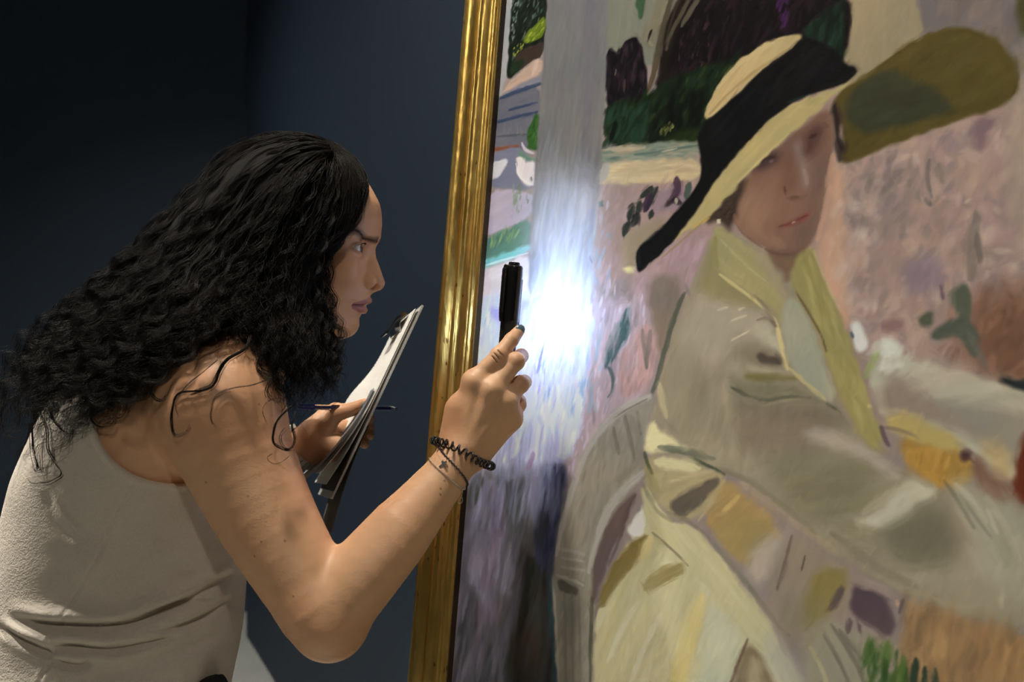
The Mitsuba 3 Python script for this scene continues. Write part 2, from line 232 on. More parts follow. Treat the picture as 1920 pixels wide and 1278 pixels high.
    ('D', [86, 105, 80, 112, 125, 104], 34, 9.9, 3.7, 85, 0.55, 20, [-92, 150, -78, 148, -72, 109, -84, 106]),
    ('D', [85, 100, 77], 6, 6.2, 2.5, 85, 0.8, 25, [-68, 134, -61, 133, -59, 121, -66, 121]),
    ('F', [72, 103, 90], 3, 25, 4, 1, 1, [-140, 78, -113, 84, -51, 105, -48, 60, -100, 54, -141, 48]),
    ('D', [125, 144, 91, 94, 122, 86, 64, 90, 78], 50, 13.6, 3.7, 70, 0.7, 15, [-122, 82, -82, 92, -72, 82, -120, 68]),
    ('F', [98, 153, 153], 3, 22, 4, 1, 1, [-144, 51, -101, 58, -49, 72, -50, 59, -100, 47, -145, 37]),
    ('S', [178, 190, 190], 3.9, 3.9, 0.64, 0.62, [-127, 46, -91, 52, -56, 58]),
    ('F', [180, 169, 167], 4, 20, 4, 1, 1, [-150, 37, -100, 47, -48, 60, -44, 1, -149, -10]),
    ('F', [169, 174, 197], 5, 82, 4, 1, 1, [-151, 4, -78, 10, 38, 24, 52, -51, 43, -210, -134, -225]),
    ('F', [142, 136, 178], 5, 20, 4, 0.9, 1, [-125, -12, -68, -2, -11, 14, -19, 6, -19, -25, -31, -39, -52, -31, -71, -51, -101, -24]),
    ('D', [197, 197, 215, 155, 158, 197, 176, 164, 197, 133, 151, 178, 208, 211, 222, 162, 153, 185], 420, 21.1, 5.6, 84, 0.5, 10, [-132, 3, 45, 24, 55, -88, 27, -199, -125, -225]),
    ('D', [102, 123, 151, 123, 114, 162], 40, 18.6, 3.7, 84, 0.5, 10, [-42, 1, 26, -26, 20, -126, -46, -128]),
    ('S', [66, 66, 102], 4.6, 4.6, 0.83, 0.62, [-20, -51, -23, -73, -26, -89]),
    ('S', [77, 85, 123], 3.7, 3.7, 0.64, 0.62, [-15, -83, -15, -102]),
    ('D', [133, 158, 171, 112, 140, 153], 60, 16.1, 5, 84, 0.5, 10, [12, -38, 73, -27, 66, -124, 13, -139]),
    ('F', [97, 94, 92], 3, 86, 2, 1, 1, [-58, 420, 38, 397, 42, 318, 45, 239, 46, 169, 45, 99, 44, 24, 41, -26, -7, -19, -51, 1, -54, 54, -54, 107, -55, 161, -56, 235, -56, 296, -56, 358]),  # column darkened in colour for the weaker lamp light up here
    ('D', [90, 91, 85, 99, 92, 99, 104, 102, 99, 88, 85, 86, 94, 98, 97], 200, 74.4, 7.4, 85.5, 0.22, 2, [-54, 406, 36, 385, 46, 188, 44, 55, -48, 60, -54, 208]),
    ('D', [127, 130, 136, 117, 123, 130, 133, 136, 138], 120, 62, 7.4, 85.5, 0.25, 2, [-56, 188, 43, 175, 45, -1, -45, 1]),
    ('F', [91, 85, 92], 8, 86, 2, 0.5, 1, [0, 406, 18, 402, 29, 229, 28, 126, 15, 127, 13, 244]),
    ('F', [118, 107, 117], 3, 80, 4, 0.8, 1, [22, 111, 35, 120, 37, 100, 28, 88, 20, 91]),
    ('F', [99, 104, 130], 4, 80, 4, 0.7, 1, [34, 109, 44, 105, 42, 74, 31, 75]),
    ('D', [107, 130, 141, 123, 127, 147, 133, 130, 141], 40, 16.1, 5.6, 80, 0.6, 15, [28, 88, 72, 72, 70, 10, 31, 12]),
    ('S', [54, 77, 72], 10.8, 10.8, 0.83, 0.62, [49, 111, 53, 108]),
    ('S', [158, 152, 162], 5.4, 5.4, 0.74, 0.62, [61, 112, 60, 103]),
    ('S', [162, 158, 168], 5.4, 5.4, 0.74, 0.62, [52, 97, 52, 86]),
    ('S', [45, 55, 77], 2.7, 2.7, 0.74, 0.62, [40, 49, 44, 41]),
    ('F', [158, 164, 178], 34, 86, 6, 0.75, 1, [-54, 154, 47, 143, 49, 86, 47, 24, 46, -51, 15, -76, -37, -51, -54, 1, -57, 81]),  # column lightened here: part of the torch glow is in the colour
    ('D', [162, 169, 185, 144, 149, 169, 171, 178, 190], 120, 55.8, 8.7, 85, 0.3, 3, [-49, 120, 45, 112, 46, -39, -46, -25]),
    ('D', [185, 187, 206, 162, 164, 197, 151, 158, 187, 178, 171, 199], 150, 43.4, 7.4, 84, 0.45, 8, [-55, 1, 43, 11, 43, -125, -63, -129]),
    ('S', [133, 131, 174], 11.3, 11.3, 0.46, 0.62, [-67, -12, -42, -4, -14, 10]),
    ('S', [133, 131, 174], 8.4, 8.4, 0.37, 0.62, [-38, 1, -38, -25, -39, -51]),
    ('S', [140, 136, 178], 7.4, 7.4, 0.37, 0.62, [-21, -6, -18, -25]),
    ('F', [72, 70, 76], 26, 82, 14, 1, 1, [-143, -230, -55, -206, 28, -211, 34, -272, 33, -509, -124, -548]),  # dark strands, with the shadow of arm and body darkening their colours
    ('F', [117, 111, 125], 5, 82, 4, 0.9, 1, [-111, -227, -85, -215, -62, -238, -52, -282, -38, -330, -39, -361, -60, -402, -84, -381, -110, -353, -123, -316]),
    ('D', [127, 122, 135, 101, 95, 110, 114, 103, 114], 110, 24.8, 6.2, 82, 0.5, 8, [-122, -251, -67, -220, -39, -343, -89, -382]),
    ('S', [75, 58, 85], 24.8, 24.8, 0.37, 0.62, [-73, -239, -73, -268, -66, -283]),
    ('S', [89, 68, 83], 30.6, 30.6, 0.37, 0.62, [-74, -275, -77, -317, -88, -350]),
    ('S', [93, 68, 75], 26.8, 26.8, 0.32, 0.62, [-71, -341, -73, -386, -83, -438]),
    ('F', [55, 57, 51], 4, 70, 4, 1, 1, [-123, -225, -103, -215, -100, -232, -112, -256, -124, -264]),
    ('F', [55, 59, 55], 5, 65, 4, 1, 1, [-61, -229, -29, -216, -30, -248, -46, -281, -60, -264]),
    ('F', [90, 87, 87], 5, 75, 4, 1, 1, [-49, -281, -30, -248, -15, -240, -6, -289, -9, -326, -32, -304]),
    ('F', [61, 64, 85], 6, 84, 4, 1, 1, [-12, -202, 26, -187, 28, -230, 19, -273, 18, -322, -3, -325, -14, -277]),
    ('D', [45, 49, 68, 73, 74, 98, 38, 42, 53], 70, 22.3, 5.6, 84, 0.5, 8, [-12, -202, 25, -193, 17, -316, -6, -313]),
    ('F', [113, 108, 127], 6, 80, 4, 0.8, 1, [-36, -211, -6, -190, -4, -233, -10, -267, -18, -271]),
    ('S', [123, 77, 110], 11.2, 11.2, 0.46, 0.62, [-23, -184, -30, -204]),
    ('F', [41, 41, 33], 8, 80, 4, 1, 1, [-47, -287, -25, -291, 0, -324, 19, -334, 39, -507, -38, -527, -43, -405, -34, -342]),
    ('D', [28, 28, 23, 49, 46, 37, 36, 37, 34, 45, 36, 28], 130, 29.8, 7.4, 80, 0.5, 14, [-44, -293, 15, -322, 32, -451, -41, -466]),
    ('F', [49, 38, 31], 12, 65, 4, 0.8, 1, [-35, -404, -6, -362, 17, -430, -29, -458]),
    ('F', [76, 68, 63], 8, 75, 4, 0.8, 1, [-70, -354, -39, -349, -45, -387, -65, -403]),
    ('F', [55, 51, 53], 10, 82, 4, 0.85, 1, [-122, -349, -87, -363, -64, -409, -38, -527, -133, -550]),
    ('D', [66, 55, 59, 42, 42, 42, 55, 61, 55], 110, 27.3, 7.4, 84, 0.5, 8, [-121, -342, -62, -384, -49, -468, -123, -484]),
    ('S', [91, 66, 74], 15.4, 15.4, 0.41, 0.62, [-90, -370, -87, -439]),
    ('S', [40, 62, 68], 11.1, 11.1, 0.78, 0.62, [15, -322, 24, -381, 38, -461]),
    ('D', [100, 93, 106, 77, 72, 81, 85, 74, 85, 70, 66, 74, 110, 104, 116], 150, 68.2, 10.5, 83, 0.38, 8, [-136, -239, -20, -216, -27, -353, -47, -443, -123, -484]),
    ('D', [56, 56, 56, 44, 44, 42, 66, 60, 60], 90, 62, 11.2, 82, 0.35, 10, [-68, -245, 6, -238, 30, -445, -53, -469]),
    ('D', [133, 133, 158, 116, 116, 142, 149, 144, 167, 102, 104, 123], 110, 49.6, 8.1, 84, 0.4, 8, [-112, -171, 22, -150, 23, -248, -119, -277]),
    ('F', [129, 121, 106], 3, 78, 4, 1, 1, [142, -108, 110, -117, 82, -136, 58, -162, 41, -198, 28, -248, 20, -297, 20, -340, 31, -392, 46, -506, 93, -494, 80, -325, 91, -265, 112, -222, 135, -191, 131, -162, 141, -127]),
    ('D', [142, 133, 121, 114, 106, 91, 133, 127, 114], 190, 28.5, 6.2, 76, 0.45, 10, [132, -121, 62, -166, 24, -297, 39, -449, 83, -439, 81, -301, 127, -191]),
    ('S', [158, 151, 144], 11.3, 11.3, 0.64, 0.62, [138, -111, 107, -123, 79, -144, 54, -179, 38, -223, 28, -263, 23, -297]),
    ('S', [93, 85, 75], 2.6, 2.6, 0.64, 0.62, [134, -114, 104, -128, 90, -138]),
    ('S', [93, 83, 74], 7.1, 7.1, 0.55, 0.62, [106, -134, 115, -157, 122, -180]),
    ('S', [93, 83, 74], 7, 7, 0.55, 0.62, [122, -128, 129, -153]),
    ('S', [93, 83, 74], 7.1, 7.1, 0.55, 0.62, [91, -147, 101, -176]),
    ('S', [110, 102, 89], 12.3, 12.3, 0.37, 0.62, [127, -180, 103, -205]),
    ('S', [158, 153, 142], 15.7, 15.7, 0.74, 0.62, [136, -193, 108, -216, 85, -251, 75, -290, 72, -309]),
    ('F', [93, 77, 72], 3, 70, 4, 1, 1, [130, -215, 117, -221, 98, -243, 85, -271, 76, -302, 76, -337, 83, -342, 90, -311, 102, -278, 116, -253, 123, -232]),
    ('S', [75, 60, 64], 5.3, 5.3, 0.55, 0.62, [127, -219, 115, -239, 114, -262, 97, -299]),
    ('S', [149, 142, 131], 4.6, 4.6, 0.64, 0.62, [29, -290, 47, -290, 63, -291]),
    ('S', [149, 142, 131], 4.6, 4.6, 0.64, 0.62, [30, -299, 48, -299, 64, -299]),
    ('S', [149, 142, 131], 4.6, 4.6, 0.64, 0.62, [31, -309, 49, -309, 65, -309]),
    ('S', [155, 149, 133], 5.5, 5.5, 0.74, 0.62, [26, -320, 44, -320, 65, -325]),
    ('F', [85, 81, 70], 2, 80, 4, 1, 1, [27, -322, 45, -326, 59, -328, 58, -338, 47, -337, 31, -339]),
    ('S', [110, 104, 89], 5.5, 5.5, 0.64, 0.62, [38, -337, 44, -378, 50, -441]),
    ('S', [110, 104, 89], 5.5, 5.5, 0.64, 0.62, [49, -335, 54, -376, 61, -439]),
    ('S', [110, 104, 89], 5.5, 5.5, 0.64, 0.62, [59, -334, 64, -374, 70, -436]),
    ('S', [158, 149, 129], 4.6, 4.6, 0.74, 0.62, [24, -339, 32, -391, 45, -459]),
    ('S', [74, 72, 53], 7.2, 7.2, 0.78, 0.62, [78, -336, 80, -383, 86, -450]),
    ('F', [171, 162, 125], 3, 70, 4, 1, 1, [143, -219, 129, -260, 104, -298, 87, -341, 85, -399, 93, -494, 322, -437, 306, -356, 270, -337, 225, -292, 196, -258]),
    ('D', [185, 176, 140, 162, 153, 116, 178, 174, 151, 169, 158, 110], 170, 49.6, 8.7, 68, 0.4, 10, [136, -259, 197, -268, 265, -348, 263, -411, 95, -448, 93, -340]),
    ('F', [158, 158, 136], 10, 75, 4, 0.8, 1, [226, -308, 271, -342, 273, -409, 215, -422, 223, -356]),
    ('S', [197, 174, 102], 23.6, 33.7, 0.64, 0.8, [217, -314, 207, -348, 197, -388, 191, -432]),
    ('S', [197, 192, 174], 7.9, 7.9, 0.55, 0.62, [139, -332, 120, -364, 105, -401]),
    ('S', [197, 192, 174], 8.6, 8.6, 0.41, 0.62, [170, -339, 146, -387, 136, -423]),
    ('S', [144, 151, 142], 8.8, 8.8, 0.46, 0.62, [124, -284, 105, -309, 91, -340]),
    ('S', [121, 104, 62], 22.7, 22.7, 0.78, 0.62, [149, -314, 167, -300, 191, -287]),
    ('F', [110, 95, 56], 3, 60, 4, 1, 1, [143, -258, 130, -266, 110, -285, 94, -311, 87, -341, 93, -346, 112, -314, 138, -287, 147, -269]),
    ('F', [171, 158, 114], 3, 80, 4, 1, 1, [135, -277, 146, -258, 154, -262, 153, -277, 135, -293]),
    ('F', [199, 194, 176], 3, 80, 4, 1, 1, [137, -225, 133, -237, 121, -252, 119, -261, 136, -265, 144, -253]),
    ('F', [129, 118, 98], 3, 80, 4, 1, 1, [204, 69, 193, 35, 178, 4, 163, -39, 149, -95, 141, -132, 132, -163, 137, -174, 197, -177, 248, -186, 291, -209, 338, -240, 376, -263, 422, -277, 474, -288, 542, -293, 539, -180, 492, -181, 451, -175, 417, -168, 391, -155, 370, -132, 352, -102, 333, -51, 308, -8, 289, 25, 244, 60]),
    ('D', [140, 129, 108, 118, 108, 87, 133, 125, 106], 260, 49.6, 9.9, 80, 0.4, 10, [184, -5, 286, -29, 306, -166, 196, -169, 148, -144]),
    ('F', [149, 137, 118], 14, 75, 4, 0.8, 1, [190, 6, 249, -10, 274, -24, 276, -51, 239, -56, 216, -79, 190, -79, 170, -57, 176, -22]),
    ('F', [123, 112, 74], 8, 75, 4, 0.75, 1, [205, 63, 242, 5, 273, -13, 249, -15, 211, -6, 188, 3, 196, 35]),
    ('F', [116, 106, 85], 16, 82, 4, 0.55, 1, [172, -48, 202, -62, 214, -140, 176, -159, 154, -143, 158, -97]),
    ('S', [185, 174, 144], 3.3, 3.3, 0.69, 0.62, [215, -18, 227, -15]),
    ('S', [185, 174, 144], 3.3, 3.3, 0.69, 0.62, [233, -29, 250, -24]),
    ('S', [185, 174, 144], 3.3, 3.3, 0.69, 0.62, [234, -50, 254, -40]),
    ('S', [185, 174, 144], 3.3, 3.3, 0.69, 0.62, [240, -18, 247, -16]),
    ('S', [185, 171, 125], 11.3, 11.3, 0.51, 0.62, [148, -97, 155, -120, 160, -132]),
    ('F', [190, 178, 136], 4, 10, 4, 1, 1, [142, -138, 136, -156, 133, -169, 142, -173, 170, -166, 196, -167, 170, -155, 155, -147]),
    ('F', [162, 153, 129], 5, 30, 4, 1, 1, [258, -34, 274, -32, 289, -51, 294, -67, 276, -56, 260, -45]),
    ('F', [108, 95, 77], 12, 10, 4, 0.6, 1, [233, -56, 270, -51, 294, -72, 293, -83, 253, -78]),
    ('F', [77, 66, 56], 3, 5, 4, 1, 1, [263, -63, 276, -64, 293, -67, 292, -75, 277, -74, 265, -70]),
    ('F', [151, 140, 116], 4, 8, 4, 0.8, 1, [250, -73, 289, -78, 301, -82, 266, -86]),
    ('F', [102, 93, 55], 4, 5, 4, 1, 1, [251, -84, 278, -85, 307, -84, 313, -89, 278, -92, 255, -90]),
    ('F', [106, 100, 79], 8, 8, 4, 0.85, 1, [229, -84, 254, -92, 307, -91, 347, -115, 308, -104, 279, -111, 255, -107, 236, -99]),
    ('S', [74, 72, 58], 4.9, 4.9, 0.69, 0.62, [237, -98, 255, -107, 279, -111, 302, -105, 325, -106]),
    ('S', [56, 58, 49], 4.1, 4.1, 0.74, 0.62, [239, -99, 250, -102]),
    ('S', [149, 136, 110], 4, 4, 0.46, 0.62, [274, -116, 297, -109, 314, -108]),
    ('F', [112, 98, 83], 14, 5, 4, 0.75, 1, [241, -117, 280, -121, 336, -113, 356, -127, 339, -159, 283, -168, 246, -160]),
    ('S', [142, 131, 106], 14.9, 14.9, 0.32, 0.62, [233, -106, 238, -139, 245, -171]),
    ('F', [118, 112, 85], 18, 12, 4, 0.8, 1, [271, -169, 339, -159, 392, -165, 403, -189, 354, -233, 308, -203]),
    ('D', [125, 118, 91, 112, 106, 81, 131, 123, 102], 110, 43.4, 11.2, 15, 0.3, 12, [271, -169, 392, -160, 452, -203, 426, -262, 354, -233]),
    ('F', [151, 138, 121], 6, 20, 4, 1, 1, [319, -138, 337, -133, 359, -138, 386, -151, 412, -168, 417, -178, 402, -174, 376, -156, 344, -152, 325, -148]),
    ('S', [58, 56, 47], 3.9, 3.9, 0.64, 0.62, [342, -110, 352, -116]),
    ('S', [149, 131, 102], 12.3, 12.3, 0.55, 0.62, [256, -195, 286, -210, 321, -229, 360, -252]),
    ('S', [100, 93, 74], 7.5, 7.5, 0.41, 0.62, [217, -180, 260, -188, 303, -213, 338, -235]),
    ('S', [74, 79, 66], 9.5, 9.5, 0.74, 0.62, [153, -165, 190, -167, 222, -173]),
    ('S', [39, 48, 36], 5.1, 5.1, 0.78, 0.62, [197, -175, 213, -179, 235, -188]),
    ('F', [144, 131, 98], 4, 20, 4, 1, 1, [136, -173, 197, -177, 238, -188, 233, -210, 218, -230, 183, -240, 158, -228, 135, -205]),
    ('S', [185, 176, 136], 17.3, 17.3, 0.78, 0.62, [152, -181, 178, -182, 204, -183]),
    ('S', [53, 62, 42], 6.1, 6.1, 0.64, 0.62, [135, -172, 140, -184, 147, -194]),
    ('S', [133, 121, 81], 12.2, 12.2, 0.46, 0.62, [140, -190, 157, -212]),
    ('F', [83, 75, 64], 3, 32, 4, 1, 1, [170, -227, 184, -212, 211, -197, 227, -190, 231, -195, 219, -211, 201, -230, 186, -236]),
    ('S', [108, 98, 79], 6.8, 6.8, 0.46, 0.62, [180, -215, 211, -198]),
    ('S', [158, 142, 110], 5.1, 5.1, 0.64, 0.62, [208, -237, 225, -216, 237, -191]),
    ('S', [169, 155, 123], 6.9, 6.9, 0.37, 0.62, [174, -199, 223, -184]),
    ('F', [147, 121, 77], 6, 40, 4, 1, 1, [235, -193, 252, -200, 286, -221, 305, -239, 289, -267, 260, -276, 228, -248, 213, -234, 225, -216]),
    ('F', [133, 116, 75], 8, 10, 4, 0.8, 1, [224, -241, 286, -223, 294, -251, 266, -270, 241, -263]),
    ('S', [180, 153, 98], 7.4, 7.4, 0.55, 0.62, [253, -208, 245, -217, 235, -226]),
    ('F', [153, 140, 125], 10, 60, 4, 0.9, 1, [266, -265, 288, -241, 307, -239, 306, -265, 285, -293, 267, -286]),
    ('F', [125, 112, 95], 10, 70, 4, 0.9, 1, [305, -239, 344, -244, 387, -273, 379, -303, 316, -339, 286, -304]),
    ('S', [83, 70, 64], 5.5, 5.5, 0.64, 0.62, [313, -240, 308, -264, 301, -293]),
    ('S', [66, 62, 49], 3.1, 3.1, 0.74, 0.62, [328, -257, 325, -272]),
    ('F', [114, 102, 60], 6, 60, 4, 0.9, 1, [334, -273, 355, -263, 374, -265, 367, -286, 348, -318, 327, -327]),
    ('F', [167, 158, 121], 3, -45, 4, 1, 1, [130, -214, 136, -205, 148, -215, 164, -233, 181, -243, 202, -243, 222, -260, 255, -287, 293, -323, 305, -341, 302, -355, 289, -353, 268, -343, 232, -312, 199, -285, 171, -266, 146, -250]),
    ('S', [102, 95, 75], 5.2, 5.2, 0.46, 0.62, [168, -232, 195, -238, 222, -254]),
    ('S', [100, 98, 77], 7.5, 7.5, 0.51, 0.62, [228, -259, 267, -291, 298, -322, 316, -334]),
    ('S', [89, 79, 58], 3.5, 3.5, 0.55, 0.62, [151, -256, 179, -271, 199, -285]),
    ('F', [155, 149, 127], 8, -55, 4, 0.9, 1, [293, -333, 311, -340, 352, -396, 298, -408, 289, -359]),
    ('F', [116, 100, 77], 5, 60, 4, 1, 1, [271, -347, 289, -357, 315, -404, 252, -419, 261, -380]),
    ('S', [85, 66, 51], 4.9, 4.9, 0.74, 0.62, [272, -346, 261, -375, 253, -403]),
    ('F', [144, 133, 106], 6, 70, 4, 0.8, 1, [275, -360, 287, -365, 298, -408, 269, -415]),
    ('F', [133, 125, 104], 8, -60, 4, 1, 1, [327, -332, 358, -307, 400, -328, 422, -380, 342, -398]),
    ('S', [85, 77, 70], 6.2, 6.2, 0.55, 0.62, [358, -317, 381, -342, 397, -372]),
    ('S', [85, 77, 70], 6.2, 6.2, 0.55, 0.62, [351, -328, 371, -353, 382, -375]),
    ('S', [85, 77, 70], 6.1, 6.1, 0.55, 0.62, [366, -320, 391, -344]),
    ('S', [162, 151, 112], 7, 7, 0.55, 0.62, [338, -342, 353, -362, 362, -384]),
    ('F', [138, 108, 74], 6, 75, 4, 1, 1, [422, -277, 474, -288, 542, -293, 545, -382, 424, -412]),
    ('D', [153, 121, 81, 121, 93, 66, 133, 100, 66, 108, 87, 64], 150, 31, 8.7, 80, 0.5, 14, [427, -281, 542, -293, 544, -348, 427, -374]),
    ('F', [75, 62, 66], 3, 70, 4, 1, 1, [377, -281, 385, -276, 416, -287, 416, -319, 399, -314, 374, -302]),
    ('S', [66, 55, 58], 10.7, 10.7, 0.74, 0.62, [367, -282, 362, -294, 356, -303]),
    ('S', [72, 58, 62], 7.6, 7.6, 0.64, 0.62, [375, -309, 374, -321]),
    ('S', [72, 58, 62], 6, 6, 0.64, 0.62, [384, -312, 387, -319]),
    ('S', [174, 142, 112], 6.6, 6.6, 0.64, 0.62, [419, -285, 419, -289]),
    ('S', [68, 55, 53], 4.4, 4.4, 0.55, 0.62, [424, -282, 421, -296]),
    ('F', [133, 123, 93], 8, 80, 4, 0.7, 1, [389, -316, 419, -320, 430, -337, 400, -338]),
    ('D', [59, 82, 38, 74, 94, 46, 43, 66, 33], 60, 24.8, 6.2, 78, 0.75, 12, [389, -330, 407, -325, 430, -337, 431, -373, 393, -382]),
    ('S', [28, 46, 36], 8.7, 8.7, 0.83, 0.62, [438, -333, 437, -347, 438, -366]),
    ('S', [28, 46, 36], 8.6, 8.6, 0.83, 0.62, [446, -339, 446, -353, 446, -371]),
    ('S', [28, 46, 36], 8.5, 8.5, 0.83, 0.62, [455, -339, 455, -353, 455, -371]),
    ('F', [160, 153, 131], 4, 15, 4, 1, 1, [379, -56, 397, -58, 417, -65, 447, -75, 479, -83, 536, -96, 539, -180, 513, -169, 491, -153, 420, -119, 390, -121]),
    ('F', [125, 108, 95], 10, 12, 4, 0.9, 1, [396, -87, 413, -76, 428, -83, 448, -104, 494, -107, 537, -118, 538, -167, 486, -135, 420, -119, 392, -116]),
    ('F', [129, 125, 110], 12, 15, 4, 0.7, 1, [438, -102, 480, -100, 537, -118, 538, -167, 504, -152, 467, -122]),
    ('D', [164, 158, 138, 153, 144, 125, 164, 149, 129], 50, 55.8, 13.6, 14, 0.28, 8, [407, -65, 475, -84, 528, -98, 524, -110, 428, -90]),
    ('F', [162, 142, 87], 5, 18, 4, 1, 1, [401, -120, 420, -117, 449, -127, 475, -146, 468, -154, 445, -151, 416, -139, 402, -130]),
    ('S', [104, 87, 79], 4.4, 4.4, 0.55, 0.62, [398, -130, 415, -132, 428, -137]),
    ('F', [151, 116, 58], 5, 10, 4, 1, 1, [411, -140, 430, -140, 459, -150, 483, -153, 479, -181, 446, -181, 422, -166]),
    ('D', [133, 98, 44, 164, 129, 68], 40, 16.1, 5, 75, 0.5, 15, [416, -142, 478, -155, 474, -177, 427, -162]),
    ('F', [110, 83, 68], 5, 30, 4, 1, 1, [480, -147, 491, -162, 513, -174, 539, -180, 539, -189, 505, -190, 480, -181]),
    ('F', [70, 49, 45], 3, 80, 4, 1, 1, [468, -149, 476, -146, 479, -153, 472, -158]),
    ('F', [164, 140, 93], 8, 40, 4, 0.7, 1, [484, -139, 504, -138, 513, -160, 509, -172, 491, -157]),
    ('F', [89, 42, 28], 4, 80, 4, 1, 1, [515, -147, 524, -123, 537, -118, 539, -189, 520, -189, 513, -169]),
    ('F', [35, 40, 40], 3, -8, 4, 1, 1, [500, -81, 536, -87, 536, -95, 500, -88]),
    ('F', [187, 185, 176], 4, 80, 4, 1, 1, [361, -34, 368, -32, 378, -42, 380, -56, 372, -62, 365, -51]),
    ('S', [49, 58, 79], 4.5, 4.5, 0.83, 0.62, [363, -42, 365, -47]),
    ('F', [185, 185, 171], 5, 80, 4, 1, 1, [391, -49, 400, -46, 412, -56, 412, -66, 397, -65]),
    ('S', [131, 138, 89], 11.9, 11.9, 0.78, 0.62, [389, -61, 384, -73, 380, -84]),
    ('D', [185, 183, 169, 171, 169, 151], 26, 21.1, 9.9, 40, 0.5, 40, [386, -51, 417, -61, 437, -80, 393, -76]),
    ('F', [167, 160, 138], 6, 30, 4, 1, 1, [374, -220, 399, -208, 413, -188, 422, -175, 446, -177, 452, -189, 433, -198, 419, -218, 400, -225]),
    ('F', [104, 98, 79], 12, 20, 4, 0.85, 1, [414, -214, 433, -202, 450, -198, 464, -213, 470, -242, 445, -257, 421, -249, 400, -232]),
    ('D', [149, 144, 125, 133, 129, 108, 158, 151, 127], 70, 62, 18.6, -62, 0.25, 12, [465, -183, 523, -191, 529, -269, 486, -245]),
    ('S', [102, 98, 81], 4.2, 4.2, 0.46, 0.62, [470, -185, 484, -204, 498, -220]),
    ('S', [171, 164, 140], 6.1, 6.1, 0.55, 0.62, [493, -196, 502, -215]),
    ('F', [136, 127, 104], 14, 10, 4, 0.7, 1, [396, -257, 473, -256, 541, -259, 542, -291, 474, -286, 422, -275]),
    ('S', [167, 158, 133], 4.7, 4.7, 0.64, 0.62, [507, -268, 508, -273]),
    ('F', [136, 127, 89], 3, -40, 4, 1, 1, [203, 68, 212, 72, 230, 59, 252, 45, 270, 37, 285, 14, 296, -8, 292, -35, 281, -24, 263, -7, 238, 7, 212, 21, 204, 40]),
    ('F', [142, 125, 106], 6, -55, 4, 0.7, 1, [251, 43, 270, 38, 285, 13, 296, -8, 309, -30, 291, -13, 271, 15]),
    ('S', [112, 100, 58], 8.3, 8.3, 0.46, 0.62, [207, 60, 207, 40, 212, 28]),
    ('S', [169, 160, 123], 2.5, 2.5, 0.32, 0.62, [214, 57, 246, 27, 272, 9]),
    ('F', [142, 138, 116], 4, -70, 4, 1, 1, [287, -24, 294, -8, 308, -9, 327, -40, 340, -77, 353, -112, 336, -108, 310, -85, 303, -78, 296, -62, 289, -40]),
    ('F', [131, 121, 77], 3, -70, 4, 1, 1, [295, 36, 306, 40, 319, 44, 325, 23, 342, -9, 359, -41, 373, -76, 387, -116, 402, -148, 391, -154, 370, -132, 350, -97, 333, -51, 318, -24, 303, -3, 295, 14]),
    ('D', [142, 131, 83, 121, 110, 68, 151, 140, 93], 80, 37.2, 6.2, -68, 0.4, 8, [303, 29, 323, 28, 366, -56, 396, -145, 375, -131, 339, -61]),
    ('S', [75, 62, 44], 3.9, 3.9, 0.64, 0.62, [305, -4, 320, -25, 332, -43, 339, -61]),
    ('S', [185, 169, 118], 5, 5, 0.69, 0.62, [215, 20, 238, 5, 261, -10, 277, -23, 284, -31]),
    ('S', [190, 171, 116], 7.2, 7.2, 0.74, 0.62, [284, -33, 290, -51, 294, -67, 299, -79]),
    ('S', [178, 162, 112], 4.8, 4.8, 0.69, 0.62, [301, -78, 318, -91, 340, -107]),
    ('S', [93, 77, 64], 7.3, 7.3, 0.46, 0.62, [257, -3, 273, -18, 283, -35]),
    ('S', [102, 87, 79], 4.9, 4.9, 0.55, 0.62, [262, -29, 274, -26, 284, -36]),
    ('S', [164, 151, 114], 3.9, 3.9, 0.55, 0.62, [320, 39, 334, 7, 353, -25]),
    ('S', [68, 55, 60], 5.9, 5.9, 0.64, 0.62, [396, -130, 401, -143, 405, -147]),
    ('S', [178, 164, 112], 4.5, 4.5, 0.64, 0.62, [383, -111, 386, -113]),
    ('F', [102, 81, 64], 4, 70, 4, 1, 1, [265, 47, 294, 39, 303, 41, 297, 24, 295, 7, 284, 21, 274, 33]),
    ('S', [66, 49, 37], 5.6, 5.6, 0.55, 0.62, [267, 44, 282, 38, 299, 38]),
    ('F', [144, 133, 112], 20, 80, 3, 0.35, 1, [197, -175, 154, -132, 158, -86, 186, -28, 206, -28, 191, -96, 188, -142]),
    ('F', [93, 85, 70], 14, 8, 3, 0.5, 1, [237, -101, 268, -114, 314, -110, 353, -115, 364, -132, 337, -128, 280, -129, 246, -122]),
    ('F', [100, 91, 72], 24, 14, 3, 0.45, 1, [278, -179, 340, -170, 382, -173, 373, -201, 342, -219, 302, -198]),
    ('F', [144, 133, 110], 12, 30, 3, 0.4, 1, [195, -152, 246, -155, 284, -179, 308, -203, 285, -200, 248, -182, 203, -173]),
    ('F', [93, 87, 70], 16, 20, 3, 0.5, 1, [405, -227, 438, -207, 456, -202, 464, -225, 458, -244, 435, -250]),
    ('F', [153, 144, 121], 20, 12, 3, 0.4, 1, [426, -262, 472, -237, 524, -248, 525, -266, 482, -268]),
    ('F', [185, 176, 133], 22, 68, 3, 0.4, 1, [107, -332, 139, -293, 168, -311, 145, -371, 114, -420, 93, -425]),
    ('F', [144, 136, 102], 16, 72, 3, 0.35, 1, [191, -275, 225, -302, 216, -347, 207, -401, 182, -406, 196, -339]),
    ('F', [112, 104, 79], 14, 60, 3, 0.4, 1, [298, -322, 325, -292, 357, -297, 349, -333, 323, -353]),
    ('S', [178, 169, 133], 10.5, 10.5, 0.37, 0.62, [144, -221, 176, -249, 223, -276, 269, -317]),
